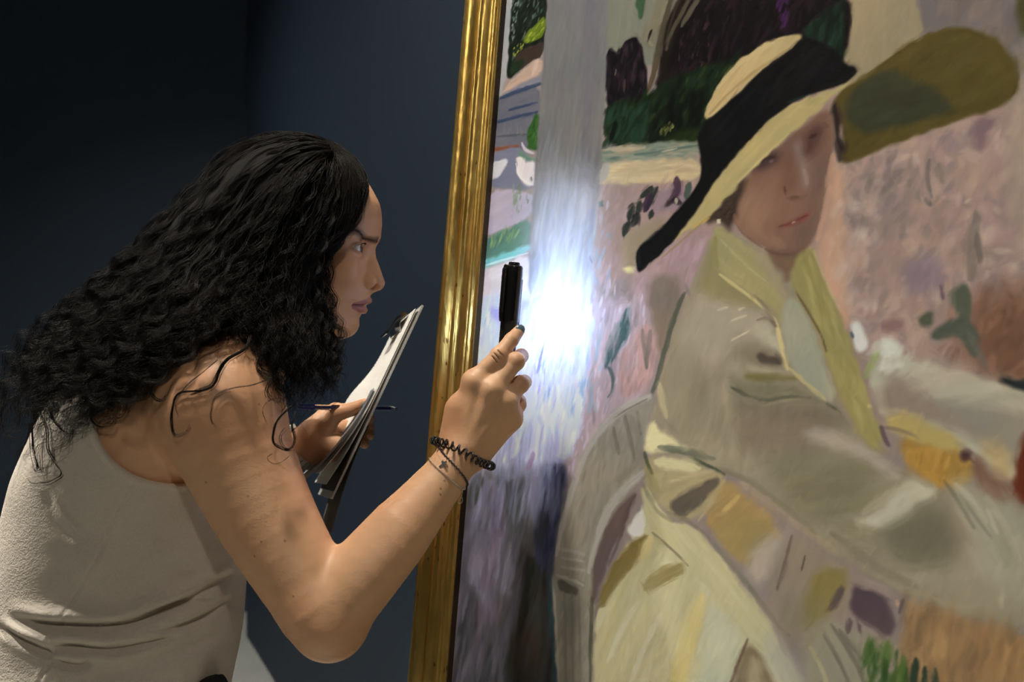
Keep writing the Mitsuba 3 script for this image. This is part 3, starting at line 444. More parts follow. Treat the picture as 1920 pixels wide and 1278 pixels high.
    ('S', [85, 79, 64], 7, 7, 0.37, 0.62, [135, -205, 155, -234, 177, -242]),
    ('S', [104, 95, 77], 10.8, 10.8, 0.37, 0.62, [354, -233, 396, -257, 436, -270]),
    ('S', [162, 153, 129], 10.5, 10.5, 0.46, 0.62, [384, -210, 403, -193, 427, -180]),
    ('S', [85, 81, 66], 4.9, 4.9, 0.46, 0.62, [456, -174, 470, -192, 483, -213]),
    ('S', [174, 167, 142], 7, 7, 0.41, 0.62, [465, -176, 483, -190, 493, -207]),
    ('S', [162, 155, 131], 9.6, 9.6, 0.37, 0.62, [492, -185, 510, -210, 520, -235]),
    ('F', [73, 62, 30], 3, 25, 4, 1, 1, [331, 192, 348, 203, 378, 217, 403, 233, 423, 240, 448, 241, 472, 233, 493, 216, 504, 195, 506, 177, 500, 162, 479, 157, 451, 151, 418, 142, 382, 132, 356, 125, 342, 125, 347, 143, 340, 171]),
    ('D', [80, 70, 34, 65, 55, 27, 75, 66, 37], 140, 37.2, 13.6, 25, 0.35, 15, [373, 209, 453, 235, 503, 186, 475, 159, 366, 136]),
    ('F', [50, 50, 36], 5, 20, 4, 1, 1, [347, 194, 365, 205, 381, 211, 405, 202, 431, 186, 445, 173, 451, 160, 427, 158, 387, 152, 360, 152, 343, 171]),
    ('D', [55, 57, 41, 45, 44, 32], 50, 31, 11.2, 20, 0.35, 15, [353, 191, 384, 207, 446, 169, 376, 156]),
    ('S', [66, 55, 28], 3, 3, 0.55, 0.62, [357, 206, 383, 219, 408, 234, 426, 240]),
    ('S', [60, 53, 28], 4, 4, 0.46, 0.62, [502, 201, 506, 181, 499, 163]),
    ('F', [110, 82, 68], 3, 70, 2, 1, 1, [298, 166, 331, 187, 335, 150, 331, 113, 328, 81, 321, 55, 312, 41, 294, 35, 270, 42, 251, 54, 232, 72, 220, 93, 231, 112, 258, 138]),
    ('F', [93, 70, 60], 12, 40, 2, 0.75, 1, [240, 123, 263, 145, 298, 166, 331, 187, 334, 149, 328, 130, 300, 133, 276, 126, 253, 116]),
    ('F', [133, 104, 83], 14, 60, 2, 0.6, 1, [229, 100, 247, 110, 270, 100, 274, 80, 262, 65, 283, 44, 257, 54, 234, 73]),
    ('F', [123, 89, 77], 12, 60, 2, 0.4, 1, [247, 111, 271, 114, 280, 91, 268, 75, 250, 88]),
    ('F', [93, 75, 66], 10, 80, 2, 0.7, 1, [311, 132, 334, 134, 330, 92, 320, 55, 305, 44, 303, 62, 312, 83, 315, 104]),
    ('F', [125, 106, 98], 7, 75, 2, 0.65, 1, [290, 152, 302, 154, 308, 132, 312, 110, 308, 101, 301, 111, 296, 133]),
    ('F', [98, 68, 56], 9, 75, 2, 0.6, 1, [273, 136, 290, 145, 298, 122, 301, 105, 289, 98, 279, 107, 283, 118]),
    ('F', [53, 40, 40], 7, 30, 2, 0.8, 1, [244, 134, 254, 143, 267, 147, 277, 142, 275, 134, 263, 129, 250, 126]),
    ('S', [38, 28, 30], 4.9, 4.9, 0.55, 0.62, [249, 133, 259, 139, 271, 140]),
    ('S', [129, 106, 98], 4, 4, 0.41, 0.62, [266, 135, 270, 136]),
    ('F', [66, 45, 42], 8, 50, 2, 0.8, 1, [302, 146, 304, 157, 310, 164, 321, 167, 323, 157, 318, 147, 311, 137, 304, 135]),
    ('S', [42, 28, 28], 5.5, 5.5, 0.55, 0.62, [309, 155, 317, 157]),
    ('S', [74, 49, 44], 4.6, 4.6, 0.46, 0.62, [323, 168, 328, 163]),
    ('S', [140, 118, 108], 7.1, 7.1, 0.46, 0.62, [305, 122, 309, 107]),
    ('S', [66, 44, 37], 4.8, 4.8, 0.64, 0.62, [284, 107, 286, 99]),
    ('S', [70, 51, 42], 4.8, 4.8, 0.55, 0.62, [291, 95, 301, 95]),
    ('S', [93, 72, 60], 4.8, 4.8, 0.41, 0.62, [287, 96, 297, 92, 310, 96]),
    ('F', [110, 64, 58], 3, 25, 2, 0.9, 1, [275, 65, 290, 71, 300, 75, 306, 76, 315, 81, 313, 73, 303, 67, 291, 64]),
    ('S', [81, 45, 42], 2.4, 2.4, 0.51, 0.62, [280, 66, 298, 70, 311, 76]),
    ('S', [169, 142, 127], 3.2, 3.2, 0.64, 0.62, [295, 69, 298, 70]),
    ('F', [89, 74, 62], 9, 30, 2, 0.5, 1, [297, 60, 310, 67, 316, 54, 305, 47]),
    ('S', [140, 110, 89], 10.4, 10.4, 0.28, 0.62, [275, 55, 288, 45]),
    ('F', [85, 66, 55], 6, 10, 2, 0.6, 1, [270, 44, 285, 40, 299, 41, 310, 47, 310, 40, 295, 34, 276, 37]),
    ('S', [91, 58, 42], 3.3, 3.3, 0.37, 0.62, [228, 77, 240, 61, 263, 46]),
    ('S', [167, 129, 106], 10, 10, 0.64, 0.62, [335, 134, 333, 102, 329, 76, 323, 50]),
    ('F', [55, 44, 37], 5, 30, 4, 1, 1, [192, 85, 207, 95, 225, 116, 240, 123, 238, 108, 232, 91, 228, 70, 221, 65, 209, 78, 196, 77]),
    ('D', [72, 56, 45, 44, 35, 32], 40, 9.9, 3.7, 40, 0.6, 30, [201, 86, 228, 110, 227, 79]),
    ('F', [37, 30, 27], 3, 80, 4, 1, 1, [331, 188, 336, 188, 342, 171, 340, 155, 349, 142, 345, 128, 341, 125, 337, 139, 333, 161]),
    ('S', [68, 51, 38], 6.9, 6.9, 0.46, 0.62, [341, 179, 346, 154]),
    ('S', [187, 174, 149], 8.3, 8.3, 0.87, 0.62, [209, 78, 211, 76]),
    ('S', [133, 91, 72], 7.4, 7.4, 0.46, 0.62, [228, 82, 232, 72]),
    ('F', [158, 138, 98], 2, 50, 4, 1, 1, [182, 189, 189, 211, 200, 232, 222, 251, 247, 262, 271, 267, 289, 268, 296, 262, 287, 252, 251, 235, 228, 210, 203, 197]),
    ('S', [178, 160, 118], 6.7, 6.7, 0.46, 0.62, [198, 224, 225, 249, 262, 262]),
    ('S', [123, 102, 66], 5, 5, 0.46, 0.62, [190, 196, 214, 218, 245, 236, 287, 255]),
    ('F', [151, 136, 93], 2, 40, 4, 1, 1, [354, 209, 341, 200, 322, 187, 298, 167, 263, 142, 234, 118, 210, 92, 199, 85, 191, 73, 172, 72, 154, 59, 134, 43, 121, 33, 125, 50, 170, 95, 207, 138, 243, 168, 284, 193, 330, 201]),
    ('S', [123, 106, 64], 3.3, 3.3, 0.55, 0.62, [198, 84, 173, 65, 140, 41]),
    ('S', [176, 158, 110], 3.3, 3.3, 0.46, 0.62, [230, 117, 257, 140, 286, 162]),
    ('S', [162, 129, 70], 5.1, 5.1, 0.55, 0.62, [179, 74, 198, 81]),
    ('F', [16, 16, 16], 2, 50, 2, 1, 1, [296, 262, 304, 258, 317, 251, 328, 244, 337, 234, 346, 222, 352, 222, 356, 217, 354, 211, 344, 205, 330, 202, 307, 199, 284, 193, 255, 174, 233, 154, 209, 130, 185, 96, 163, 68, 144, 49, 128, 37, 117, 30, 110, 26, 106, 41, 106, 55, 127, 68, 160, 96, 179, 117, 185, 133, 182, 152, 177, 170, 179, 182, 196, 195, 221, 211, 245, 231, 275, 246]),
    ('D', [22, 21, 22, 13, 12, 14], 90, 37.2, 8.7, 45, 0.4, 10, [197, 192, 293, 251, 346, 213, 284, 199, 194, 133]),
    ('S', [30, 32, 35], 4.4, 4.4, 0.55, 0.62, [109, 51, 112, 33]),
    ('S', [38, 59, 52], 2.4, 2.4, 0.46, 0.62, [283, 195, 307, 200]),
]
def pnoise(x, y, z=0.0): return meshkit.noise(np.stack(np.broadcast_arrays(x, y, z), -1))
def paint():
    ss = np.r_[np.arange(SL - 6, 545, 1.0), np.arange(545, SR + 20, 15.0)]
    ts = np.r_[np.arange(TB - 10, -478, 15.0), np.arange(-478, 482, 1.0), np.arange(482, TT + 20, 15.0)]
    S, Tt = np.meshgrid(ss, ts)
    C = np.zeros(S.shape + (3,)); Hh = np.zeros(S.shape); rng = np.random.default_rng(7)
    def win(p, m):
        i0, i1 = np.searchsorted(ss, [p[:, 0].min() - m, p[:, 0].max() + m]); j0, j1 = np.searchsorted(ts, [p[:, 1].min() - m, p[:, 1].max() + m])
        return slice(j0, j1), slice(i0, i1)
    def sdf(p, x, y):
        d = np.full(x.shape, 1e9); ins = np.zeros(x.shape, bool)
        for a, b in zip(p, np.roll(p, -1, 0)):
            e = b - a; L = e @ e + 1e-12
            h = np.clip(((x - a[0]) * e[0] + (y - a[1]) * e[1]) / L, 0, 1)
            d = np.minimum(d, (x - a[0] - h * e[0]) ** 2 + (y - a[1] - h * e[1]) ** 2)
            c = (a[1] > y) != (b[1] > y)
            with np.errstate(all='ignore'): ins ^= c & (x < (b[0] - a[0]) * (y - a[1]) / (b[1] - a[1] + 1e-12) + a[0])
        return np.where(ins, 1, -1) * np.sqrt(d)
    def rounded(p, closed):
        q = p
        for _ in range(2):
            if closed: n = np.roll(q, -1, 0); q = np.stack([.75 * q + .25 * n, .25 * q + .75 * n], 1).reshape(-1, 2)
            elif len(q) > 2: n = q[1:]; m = q[:-1]; q = np.vstack([q[:1], np.stack([.75 * m + .25 * n, .25 * m + .75 * n], 1).reshape(-1, 2)[1:-1], q[-1:]])
        return q
    sm = lambda a, b, v: (lambda t: t * t * (3 - 2 * t))(np.clip((v - a) / (b - a + 1e-9), 0, 1))
    def lay(w, a, col, bristle, thick):
        C[w] += a[..., None] * (np.clip(col * (1 + bristle[..., None]), 0, 255) - C[w])
        Hh[w] = Hh[w] * (1 - .55 * a) + a * thick
    for n, (k, *g) in enumerate(STROKES):
        if k == 'F':
            e, dr_, wob, op, smo = g[1:6]
            pts = np.array(g[6], float).reshape(-1, 2); c = np.array(g[0], float)
            p = rounded(pts, True) if smo else pts
            w = win(p, e + wob + 2); x, y = S[w], Tt[w]
            if not x.size: continue
            ca, sa = math.cos(math.radians(dr_)), math.sin(math.radians(dr_))
            u, v = x * ca + y * sa, -x * sa + y * ca
            br = pnoise(u / 40, v / 2.2, n * 3.1) * .4 + pnoise(u / 80, v / 7.5, n * 1.7) * .6 - .5
            bl = pnoise(x / 40, y / 40, n * 2.3) - .5
            d = sdf(p, x, y) + wob * (pnoise(x / 9, y / 9, n) - .5) + .4 * wob * br
            a = sm(-e, e, d) * op
            tint = np.stack([bl * .05, bl * 0, -bl * .06], -1) + 1
            lay(w, a, c * tint, br * .09 + bl * .10, .10 + .07 * (br + .5) + .14 * np.exp(-((d - 2) / 2.2) ** 2) * (e < 4))
        elif k == 'S':
            w0, w1, op, soft = g[1:5]; c = np.array(g[0], float)
            p = rounded(np.array(g[5], float).reshape(-1, 2), False); R = max(w0, w1) / 2
            w = win(p, R + 2); x, y = S[w], Tt[w]
            if not x.size: continue
            L = np.r_[0, np.cumsum(np.linalg.norm(np.diff(p, axis=0), axis=1))]; best = np.full(x.shape, 1e9); al = np.zeros(x.shape); ac = np.zeros(x.shape)
            for i in range(len(p) - 1):
                e = p[i + 1] - p[i]; l = np.linalg.norm(e) + 1e-9; e = e / l
                rx, ry = x - p[i, 0], y - p[i, 1]; h = np.clip(rx * e[0] + ry * e[1], 0, l)
                dd = np.hypot(rx - h * e[0], ry - h * e[1]); near = dd < best
                best = np.where(near, dd, best); al = np.where(near, L[i] + h, al); ac = np.where(near, -rx * e[1] + ry * e[0], ac)
            ua = al / (L[-1] + 1e-9); half = (w0 + (w1 - w0) * ua) / 2 * (.55 + .45 * np.sqrt(np.clip(np.minimum(ua * 5, (1 - ua) * 3), 0, 1)))
            br = pnoise(al / 30 + n, ac / 1.3, n * 2.1) - .5
            q = best / half + br * .5 + .25 * (pnoise(x / 5, y / 5, n) - .5)
            a = sm(1.08, 1 - soft, q) * op * (1 - .35 * np.clip(br * 2, 0, 1) * sm(.6, 1, al / (L[-1] + 1e-9)))
            lay(w, a, c, br * .10, .18 + .1 * (br + .5) + .12 * np.exp(-((q - .8) / .2) ** 2))
        else:
            cs = np.array(g[0], float).reshape(-1, 3); num, l, wd, dr_, op, jd = g[1:7]
            p = np.array(g[7], float).reshape(-1, 2); lo, hi = p.min(0), p.max(0); got = 0
            for _ in range(int(num) * 6):
                if got >= num: break
                o = lo + rng.random(2) * (hi - lo)
                if sdf(p, o[:1], o[1:])[0] < 0: continue
                got += 1; th = math.radians(dr_ + rng.normal() * jd * .5); f = rng.uniform(.55, 1.35); a_, b_ = l * f / 2, wd * f * rng.uniform(.7, 1.2) / 2
                c = cs[rng.integers(len(cs))] * rng.uniform(.93, 1.07); bend = rng.normal() * .25
                q = np.array([o - a_ - 2, o + a_ + 2]); w = win(q, 1); x, y = S[w] - o[0], Tt[w] - o[1]
                if not x.size: continue
                u, v = x * math.cos(th) + y * math.sin(th), -x * math.sin(th) + y * math.cos(th); v = v - bend * u * u / (a_ + 1e-6) * .5
                br = pnoise(u / 18 + got, v / 1.2, n + got * .37) - .5
                e = np.sqrt((u / a_) ** 2 + (v / b_) ** 2) + br * .55
                a = sm(1.1, .4, e) * op * rng.uniform(.6, 1)
                lay(w, a, c, br * .08, .12 + .1 * (br + .5) + .10 * np.exp(-((e - .8) / .2) ** 2))
    # a last pass of short brush marks that pick up the colour under them and drag it along the forms
    from scipy.ndimage import gaussian_filter
    lum = gaussian_filter(C.mean(-1), 1.6); gy, gx = np.gradient(lum); ia, ib = np.searchsorted(ss, [SL, 530]); ja, jb = np.searchsorted(ts, [-470, 474])
    Jxx, Jyy, Jxy = (gaussian_filter(q, 3.5) for q in (gx * gx, gy * gy, gx * gy)); turn = .5 * np.arctan2(2 * Jxy, Jxx - Jyy) + np.pi / 2; sure = Jxx + Jyy
    for n in range(8500):
        i, j = int(rng.integers(ia, ib)), int(rng.integers(ja, jb)); x0, y0 = ss[i], ts[j]; fine_ = ((150 < x0 < 300) and (30 < y0 < 240)) or (x0 < -48 and y0 > 30)
        th = turn[j, i] if sure[j, i] > 1.5 else math.radians(84 if x0 < 150 else 68)
        th += rng.normal() * .16; a_, b_ = (rng.uniform(3, 6), rng.uniform(1.0, 1.8)) if fine_ else (rng.uniform(5, 12), rng.uniform(1.4, 3.0))
        q = int(a_) + 2; w = (slice(max(j - q, 0), j + q + 1), slice(max(i - q, 0), i + q + 1)); x, y = S[w] - x0, Tt[w] - y0
        u, v = x * math.cos(th) + y * math.sin(th), -x * math.sin(th) + y * math.cos(th); br = np.sin(v * 4.1 + n) * .12 + np.sin(v * 2.3 + u * .3 + n * 1.7) * .14
        a = sm(1.1, .45, np.sqrt((u / a_) ** 2 + (v / b_) ** 2) + br) * rng.uniform(.35, .8)
        lay(w, a, C[j, i] * rng.uniform(.965, 1.035), br * .06, .12 + .12 * rng.random() + .10 * br)
    weave = 0.5 * (np.sin(S * 2 * np.pi / 3.1) * np.sin(Tt * 2 * np.pi / 3.1))
    Hh = Hh + .035 * weave
    nx, ny = len(ss), len(ts); i, j = [q.ravel() for q in np.meshgrid(np.arange(nx - 1), np.arange(ny - 1))]
    a = j * nx + i; f = np.vstack([np.stack([a, a + 1, a + nx + 1], 1), np.stack([a, a + nx + 1, a + nx], 1)])
    return canvas(S, Tt, Hh).reshape(-1, 3), f, C.reshape(-1, 3)
PAINT_K = V(0.60, 0.56, 0.50)                    # one even factor from displayed colour to albedo; uneven lamp light stays in the strokes
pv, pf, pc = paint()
scene['oil_paint'] = two(bump(pri({'type': 'mesh_attribute', 'name': 'vertex_color'}, 0.42, 0.05),
    lambda p, n, uv: noise(p.x * 1300 + p.y * 500, p.z * 1500, p.y * 900) * 0.6 + noise(p.x * 500, p.z * 260, p.y * 500) * 0.4, 0.00022))
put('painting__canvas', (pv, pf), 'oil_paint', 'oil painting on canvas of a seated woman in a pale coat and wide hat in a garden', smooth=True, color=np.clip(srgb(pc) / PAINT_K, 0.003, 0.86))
tag('painting', 'large oil painting in a gilded frame leaning back behind the torch', 'painting')

# gilded frame: moulding profile (w outwards from the sight edge, h in front of the canvas), millimetres
PROFILE = np.array([(.4, -6), (.4, 8), (.6, 9.4), (2, 10), (4.6, 10.2), (5.2, 9.0), (6.2, 8.6), (7, 9.4), (8, 11.6), (9.4, 12.6), (10.8, 12), (11.4, 10.6), (12, 10.2), (12.6, 11), (13.8, 12.8), (15.2, 13.4), (16.6, 12.6),
    (17.4, 10.4), (18.5, 9.4), (22, 9.6), (26, 11.0), (28.6, 13.0), (29.4, 15.6), (30.4, 17.0), (32, 17.8), (33.6, 17.2), (34.4, 15.6), (35.2, 15.2), (36, 16.4), (37.4, 19.5), (39.4, 23), (42, 26), (45, 27.6), (48, 27.6), (51, 25.8), (53.4, 22.6), (54.8, 18.5),
    (55.4, 16.6), (56.6, 16.8), (58, 16), (58.6, 14), (58.6, -30), (.4, -30)], float)
def rail(a0, a1, other, axis, sign):
    """A mitred length of moulding along axis (0 = s, 1 = t) at the sight edge 'other', outwards = sign."""
    n = 160; out = []
    PR = PROFILE
    for k in range(n + 1):
        u = k / n
        along = (a0 - PR[:, 0]) * (1 - u) + (a1 + PR[:, 0]) * u
        wob = 0.16 * (meshkit.noise(np.stack([along / 23, PR[:, 0] / 3, PR[:, 0] * 0], -1), 5) - .5)
        across = other + sign * PR[:, 0]
        s, t = (along, across) if axis == 0 else (across, along)
        out.append(canvas(s, t, PR[:, 1] + wob))
    v = np.array(out).reshape(-1, 3); m = len(PR); i, j = [q.ravel() for q in np.meshgrid(np.arange(n), np.arange(m), indexing='ij')]; j2 = (j + 1) % m
    f = np.vstack([np.stack([i * m + j, i * m + j2, (i + 1) * m + j2], 1), np.stack([i * m + j, (i + 1) * m + j2, (i + 1) * m + j], 1)])
    t = trimesh.Trimesh(v, f, process=False)
    if t.volume < 0: t.invert()
    return t
def gilt(p, n, uv):
    g = fbm(p.x * 60, p.y * 60, p.z * 9, 3); w = smoothstep(0.70, 0.86, fbm(p.x * 240 + 5, p.y * 240, p.z * 70, 3))
    c = mix((0.62, 0.36, 0.075), (0.86, 0.60, 0.19), g)
    return c * (1 - w) + mi.Color3f(0.20, 0.075, 0.025) * w
scene['gilding'] = two(bump(pri(proc(gilt), proc(lambda p, n, uv: 0.24 + 0.16 * fbm(p.x * 130, p.y * 130, p.z * 40, 3)), 0.5, 0.92), lambda p, n, uv: fbm(p.x * 300, p.y * 300, p.z * 60, 2), 0.0004))
for nm, m in (('painting__frame__rail', rail(TB, TT, SL, 1, -1)), ('painting__frame__rail_001', rail(TB, TT, SR, 1, 1)), ('painting__frame__rail_002', rail(SL, SR, TT, 0, 1)), ('painting__frame__rail_003', rail(SL, SR, TB, 0, -1))):
    put(nm, m, 'gilding', smooth=35)
def sight(a0, a1, other, axis, sign):
    q = np.array([(0, -3), (0, 8.2), (.55, 9.1), (.9, 6), (.9, -3)], float); along = np.array([a0, a1], float); out = []
    for e in (0, 1):
        al = along[e] + (-1, 1)[e] * q[:, 0]; ac = other + sign * q[:, 0]; s, t = (al, ac) if axis == 0 else (ac, al); out.append(canvas(s, t, q[:, 1]))
    v = np.vstack(out); i = np.arange(5); j = (i + 1) % 5; m = trimesh.Trimesh(v, np.vstack([np.stack([i, j, j + 5], 1), np.stack([i, j + 5, i + 5], 1)]), process=False)
    if m.volume < 0: m.invert()
    return m
scene['sight_dark'] = two(pri(V(.045, .026, .010), .5, .3))
for k, a in enumerate(((TB, TT, SL, 1, -1), (TB, TT, SR, 1, 1), (SL, SR, TT, 0, 1), (SL, SR, TB, 0, -1))): put('painting__frame__sight_edge' + ('_%03d' % k if k else ''), sight(*a), 'sight_dark', 'dark inner edge')
tag('painting__frame', 'gilded wooden frame with beaded moulding')

# ------------------------------------------------------------------ signed-distance modelling: rounded bones, ellipsoids and lofts melted into one skin
class Field:
    def __init__(self): self.ops, self.box = [], None
    def add(self, fn, lo, hi, k=0.006, mode='+'):
        self.ops.append((fn, np.asarray(lo, float), np.asarray(hi, float), k, mode)); return self
    def bone(self, a, b, ra, rb, k=0.006, mode='+'):
        a, b = V(*a), V(*b); ba = b - a; L = ba @ ba + 1e-12; r = max(ra, rb)
        def fn(p):
            q = p - a; h = np.clip(q @ ba / L, 0, 1); q = q - h[:, None] * ba
            return np.sqrt(np.einsum('ij,ij->i', q, q)) - (ra + (rb - ra) * h)
        return self.add(fn, np.minimum(a, b) - r, np.maximum(a, b) + r, k, mode)
    def chain(self, pts, rad, k=0.006, n=0, mode='+'):
        pts = [V(*q) for q in pts]; rad = list(rad)
        if n:
            rr = np.interp(np.linspace(0, 1, n), np.linspace(0, 1, len(rad)), rad); pts = list(spline(pts, n)); rad = list(rr)
        P_, R_ = np.array(pts), np.array(rad); BA = np.diff(P_, axis=0); L2 = (BA ** 2).sum(1) + 1e-12; RM = np.maximum(R_[1:], R_[:-1])[:, None]
        A_, Z_ = np.minimum(P_[1:], P_[:-1]) - RM, np.maximum(P_[1:], P_[:-1]) + RM; m = k + .012
        def fn(p, lo=None, hi=None):
            d = np.full(len(p), .08)
            for i in range(len(BA)) if lo is None else np.where(np.all((A_ - m <= hi) & (Z_ + m >= lo), axis=1))[0]:
                q = p - P_[i]; h = np.clip(q @ BA[i] / L2[i], 0, 1); q = q - h[:, None] * BA[i]
                d = np.minimum(d, np.sqrt(np.einsum('ij,ij->i', q, q)) - (R_[i] + (R_[i + 1] - R_[i]) * h))
            return d
        return self.add(fn, P_.min(0) - R_.max(), P_.max(0) + R_.max(), k, mode)
    def ell(self, c, r, k=0.006, mode='+', rot=None):
        c, r = V(*c), V(*r); R = None if rot is None else np.asarray(rot, float)
        def fn(p):
            q = p - c
            if R is not None: q = q @ R
            q = q / r; k0 = np.sqrt(np.einsum('ij,ij->i', q, q)); q = q / r; k1 = np.sqrt(np.einsum('ij,ij->i', q, q))
            return np.where(k1 > 1e-9, k0 * (k0 - 1) / np.maximum(k1, 1e-9), -r.min())
        m = r.max() if R is not None else r
        return self.add(fn, c - m, c + m, k, mode)
    def __call__(self, p, lo=None, hi=None):
        """Distance at points p; with a box (lo, hi) only what can matter inside it is evaluated."""
        d = np.full(len(p), 0.08)
        use = self.ops
        if lo is not None:
            if self.box is None: self.box = np.array([a - k - .012 for _, a, b, k, _ in use]), np.array([b + k + .012 for _, a, b, k, _ in use])
            use = [use[i] for i in np.where(np.all((self.box[0] <= hi) & (self.box[1] >= lo), axis=1))[0]]
        for fn, a, b, k, mode in use:
            e = fn(p, lo, hi) if 'lo' in fn.__code__.co_varnames[:3] else fn(p)
            if mode == '+':
                h = np.maximum(k - np.abs(d - e), 0) / k; d = np.minimum(d, e) - h * h * k * 0.25
            elif mode == '-':
                h = np.maximum(k - np.abs(d + e), 0) / k; d = np.maximum(d, -e) + h * h * k * 0.25
            else: d = d + e
        return d
def mesh_field(f, lo, hi, res, B=10, slack=0.003):
    """Naive surface nets over the blocks that the surface passes through."""
    lo, hi = np.asarray(lo, float), np.asarray(hi, float); nb = np.ceil((hi - lo) / (res * B)).astype(int); N = nb * B + 1
    keep = []; half = res * B / 2
    idx = np.stack(np.meshgrid(*[np.arange(n) for n in nb], indexing='ij'), -1).reshape(-1, 3); cen = lo + (idx + .5) * res * B
    for s in range(0, len(idx), 4096):
        d = f(cen[s:s + 4096]); keep.append(np.abs(d) < half * 1.75 + slack)
    idx = idx[np.concatenate(keep)]
    g = np.stack(np.meshgrid(*[np.arange(B + 1)] * 3, indexing='ij'), -1)
    cv, cid, edges = [], [], []
    lin = lambda q: (q[..., 0] * N[1] + q[..., 1]) * N[2] + q[..., 2]
    for b in idx:
        q = b * B + g; p = lo + q * res
        d = f(p.reshape(-1, 3), p[0, 0, 0], p[-1, -1, -1]).reshape(B + 1, B + 1, B + 1)
        if d.min() > 0 or d.max() < 0: continue
        s = d < 0; acc = np.zeros((B, B, B, 3)); cnt = np.zeros((B, B, B))
        for ax in range(3):
            u, w = (ax + 1) % 3, (ax + 2) % 3
            sl = [slice(None)] * 3; sl[ax] = slice(0, B); a = tuple(sl); sl[ax] = slice(1, B + 1); c = tuple(sl)
            cr = s[a] != s[c]; t = np.where(cr, d[a] / np.where(cr, d[a] - d[c], 1), 0)
            pos = g[a].astype(float); pos[..., ax] += t
            for du in (0, 1):
                for dw in (0, 1):
                    ss = [slice(0, B)] * 3; ss[u] = slice(du, du + B); ss[w] = slice(dw, dw + B)
                    ss = tuple(ss); acc += np.where(cr[ss][..., None], pos[ss], 0); cnt += cr[ss]
            own = [slice(0, B)] * 3; own[u] = slice(1, B + 1); own[w] = slice(1, B + 1)
            e = np.argwhere(cr[tuple(own)]); e[:, u] += 1; e[:, w] += 1
            if len(e): edges.append(np.c_[b * B + e, np.full(len(e), ax), s[a][tuple(e.T)].astype(int)])
        ok = np.argwhere(cnt > 0); cv.append(lo + (b * B + acc[tuple(ok.T)] / cnt[tuple(ok.T)][:, None]) * res); cid.append(lin(b * B + ok))
    v, ids = np.vstack(cv), np.concatenate(cid); o = np.argsort(ids); v, ids = v[o], ids[o]; E = np.vstack(edges); F_ = []
    for ax in range(3):
        e = E[E[:, 3] == ax]; q = e[:, :3]; u, w = np.eye(3, dtype=int)[(ax + 1) % 3], np.eye(3, dtype=int)[(ax + 2) % 3]
        c = np.stack([lin(q), lin(q - u), lin(q - u - w), lin(q - w)], 1); at = np.clip(np.searchsorted(ids, c), 0, len(ids) - 1)
        ok = (ids[at] == c).all(1); at, sgn = at[ok], e[ok, 4]; at = np.where(sgn[:, None] == 1, at, at[:, ::-1]); F_.append(at)
    F_ = np.vstack(F_); t = np.vstack([F_[:, [0, 1, 2]], F_[:, [0, 2, 3]]])
    return v, t
def polish(v, f, n=3, lam=0.5):
    """A little volume-preserving smoothing."""
    import scipy.sparse as sp
    e = np.vstack([f[:, [0, 1]], f[:, [1, 2]], f[:, [2, 0]]]); A_ = sp.coo_matrix((np.ones(len(e) * 2), (np.r_[e[:, 0], e[:, 1]], np.r_[e[:, 1], e[:, 0]])), shape=(len(v),) * 2).tocsr(); A_.data[:] = 1
    D_ = sp.diags(1 / np.maximum(np.asarray(A_.sum(1)).ravel(), 1)); L = D_ @ A_
    for _ in range(n):
        v = v + lam * (L @ v - v); v = v - (lam + .03) * (L @ v - v)
    return v

# ------------------------------------------------------------------ the person
body = Field()
def offs(p, dx=0, dy=0, dz=0): return (p[0] + dx, p[1] + dy, p[2] + dz)
# torso: horizontal slices (height, back x, front x, half depth), midplane at y = 1.30
MID = 1.30
SLICES = np.array([
    (1.2994, -0.4745, -0.3510, 0.060),
    (1.2604, -0.5168, -0.3380, 0.120),
    (1.2214, -0.5493, -0.3283, 0.150),
    (1.1694, -0.5733, -0.3250, 0.158),
    (1.1303, -0.5902, -0.3237, 0.152),
    (1.0654, -0.6078, -0.3237, 0.147),
    (1.0069, -0.6240, -0.3302, 0.140),
    (0.9548, -0.6383, -0.3341, 0.138),
    (0.9289, -0.6409, -0.3380, 0.140),
    (0.8847, -0.6532, -0.3478, 0.150),
    (0.8054, -0.6760, -0.3640, 0.168),
    (0.7404, -0.6760, -0.3835, 0.172),
    (0.6884, -0.6695, -0.3965, 0.165),
])
def torso_dist(p, grow=0.0):
    z = p[:, 2]; S_ = SLICES[np.argsort(SLICES[:, 0])]
    xb, xf, ry = (TORSO[i](np.clip(z, S_[0, 0], S_[-1, 0])) for i in range(3))
    c, rx = (xb + xf) / 2, (xf - xb) / 2 + grow; ry = ry + grow
    u, w = np.abs(p[:, 0] - c) / rx, np.abs(p[:, 1] - MID) / ry
    e = 2.25; rho = (u ** e + w ** e) ** (1 / e)
    d = (rho - 1) * np.minimum(rx, ry) * 0.9
    return np.maximum(d, np.maximum(z - S_[-1, 0], S_[0, 0] - z) * .7 - grow)
from scipy.interpolate import PchipInterpolator
_s = SLICES[np.argsort(SLICES[:, 0])]; TORSO = [PchipInterpolator(_s[:, 0], _s[:, i]) for i in (1, 2, 3)]
TLO, THI = V(-.72, 1.08, _s[0, 0] - .01), V(-.2, 1.52, _s[-1, 0] + .01)
def trunk(p, grow):
    d = torso_dist(p, grow)
    for c_, r_ in (((-0.4205, 1.2050, 1.2030), (.075, .066, .10)), ((-0.4869, 1.3950, 1.1877), (.075, .066, .10))):
        q = (p - V(*c_)); r = V(*r_) + grow; k0 = np.linalg.norm(q / r, axis=1); k1 = np.linalg.norm(q / (r * r), axis=1) + 1e-9
        e = k0 * (k0 - 1) / k1; h = np.maximum(.04 - np.abs(d - e), 0) / .04; d = np.minimum(d, e) - h * h * .01
    return d
body.add(lambda p: trunk(p, -.004) + .012 * np.clip((1.125 - p[:, 2]) / .04, 0, 1), TLO, THI, 0.01)
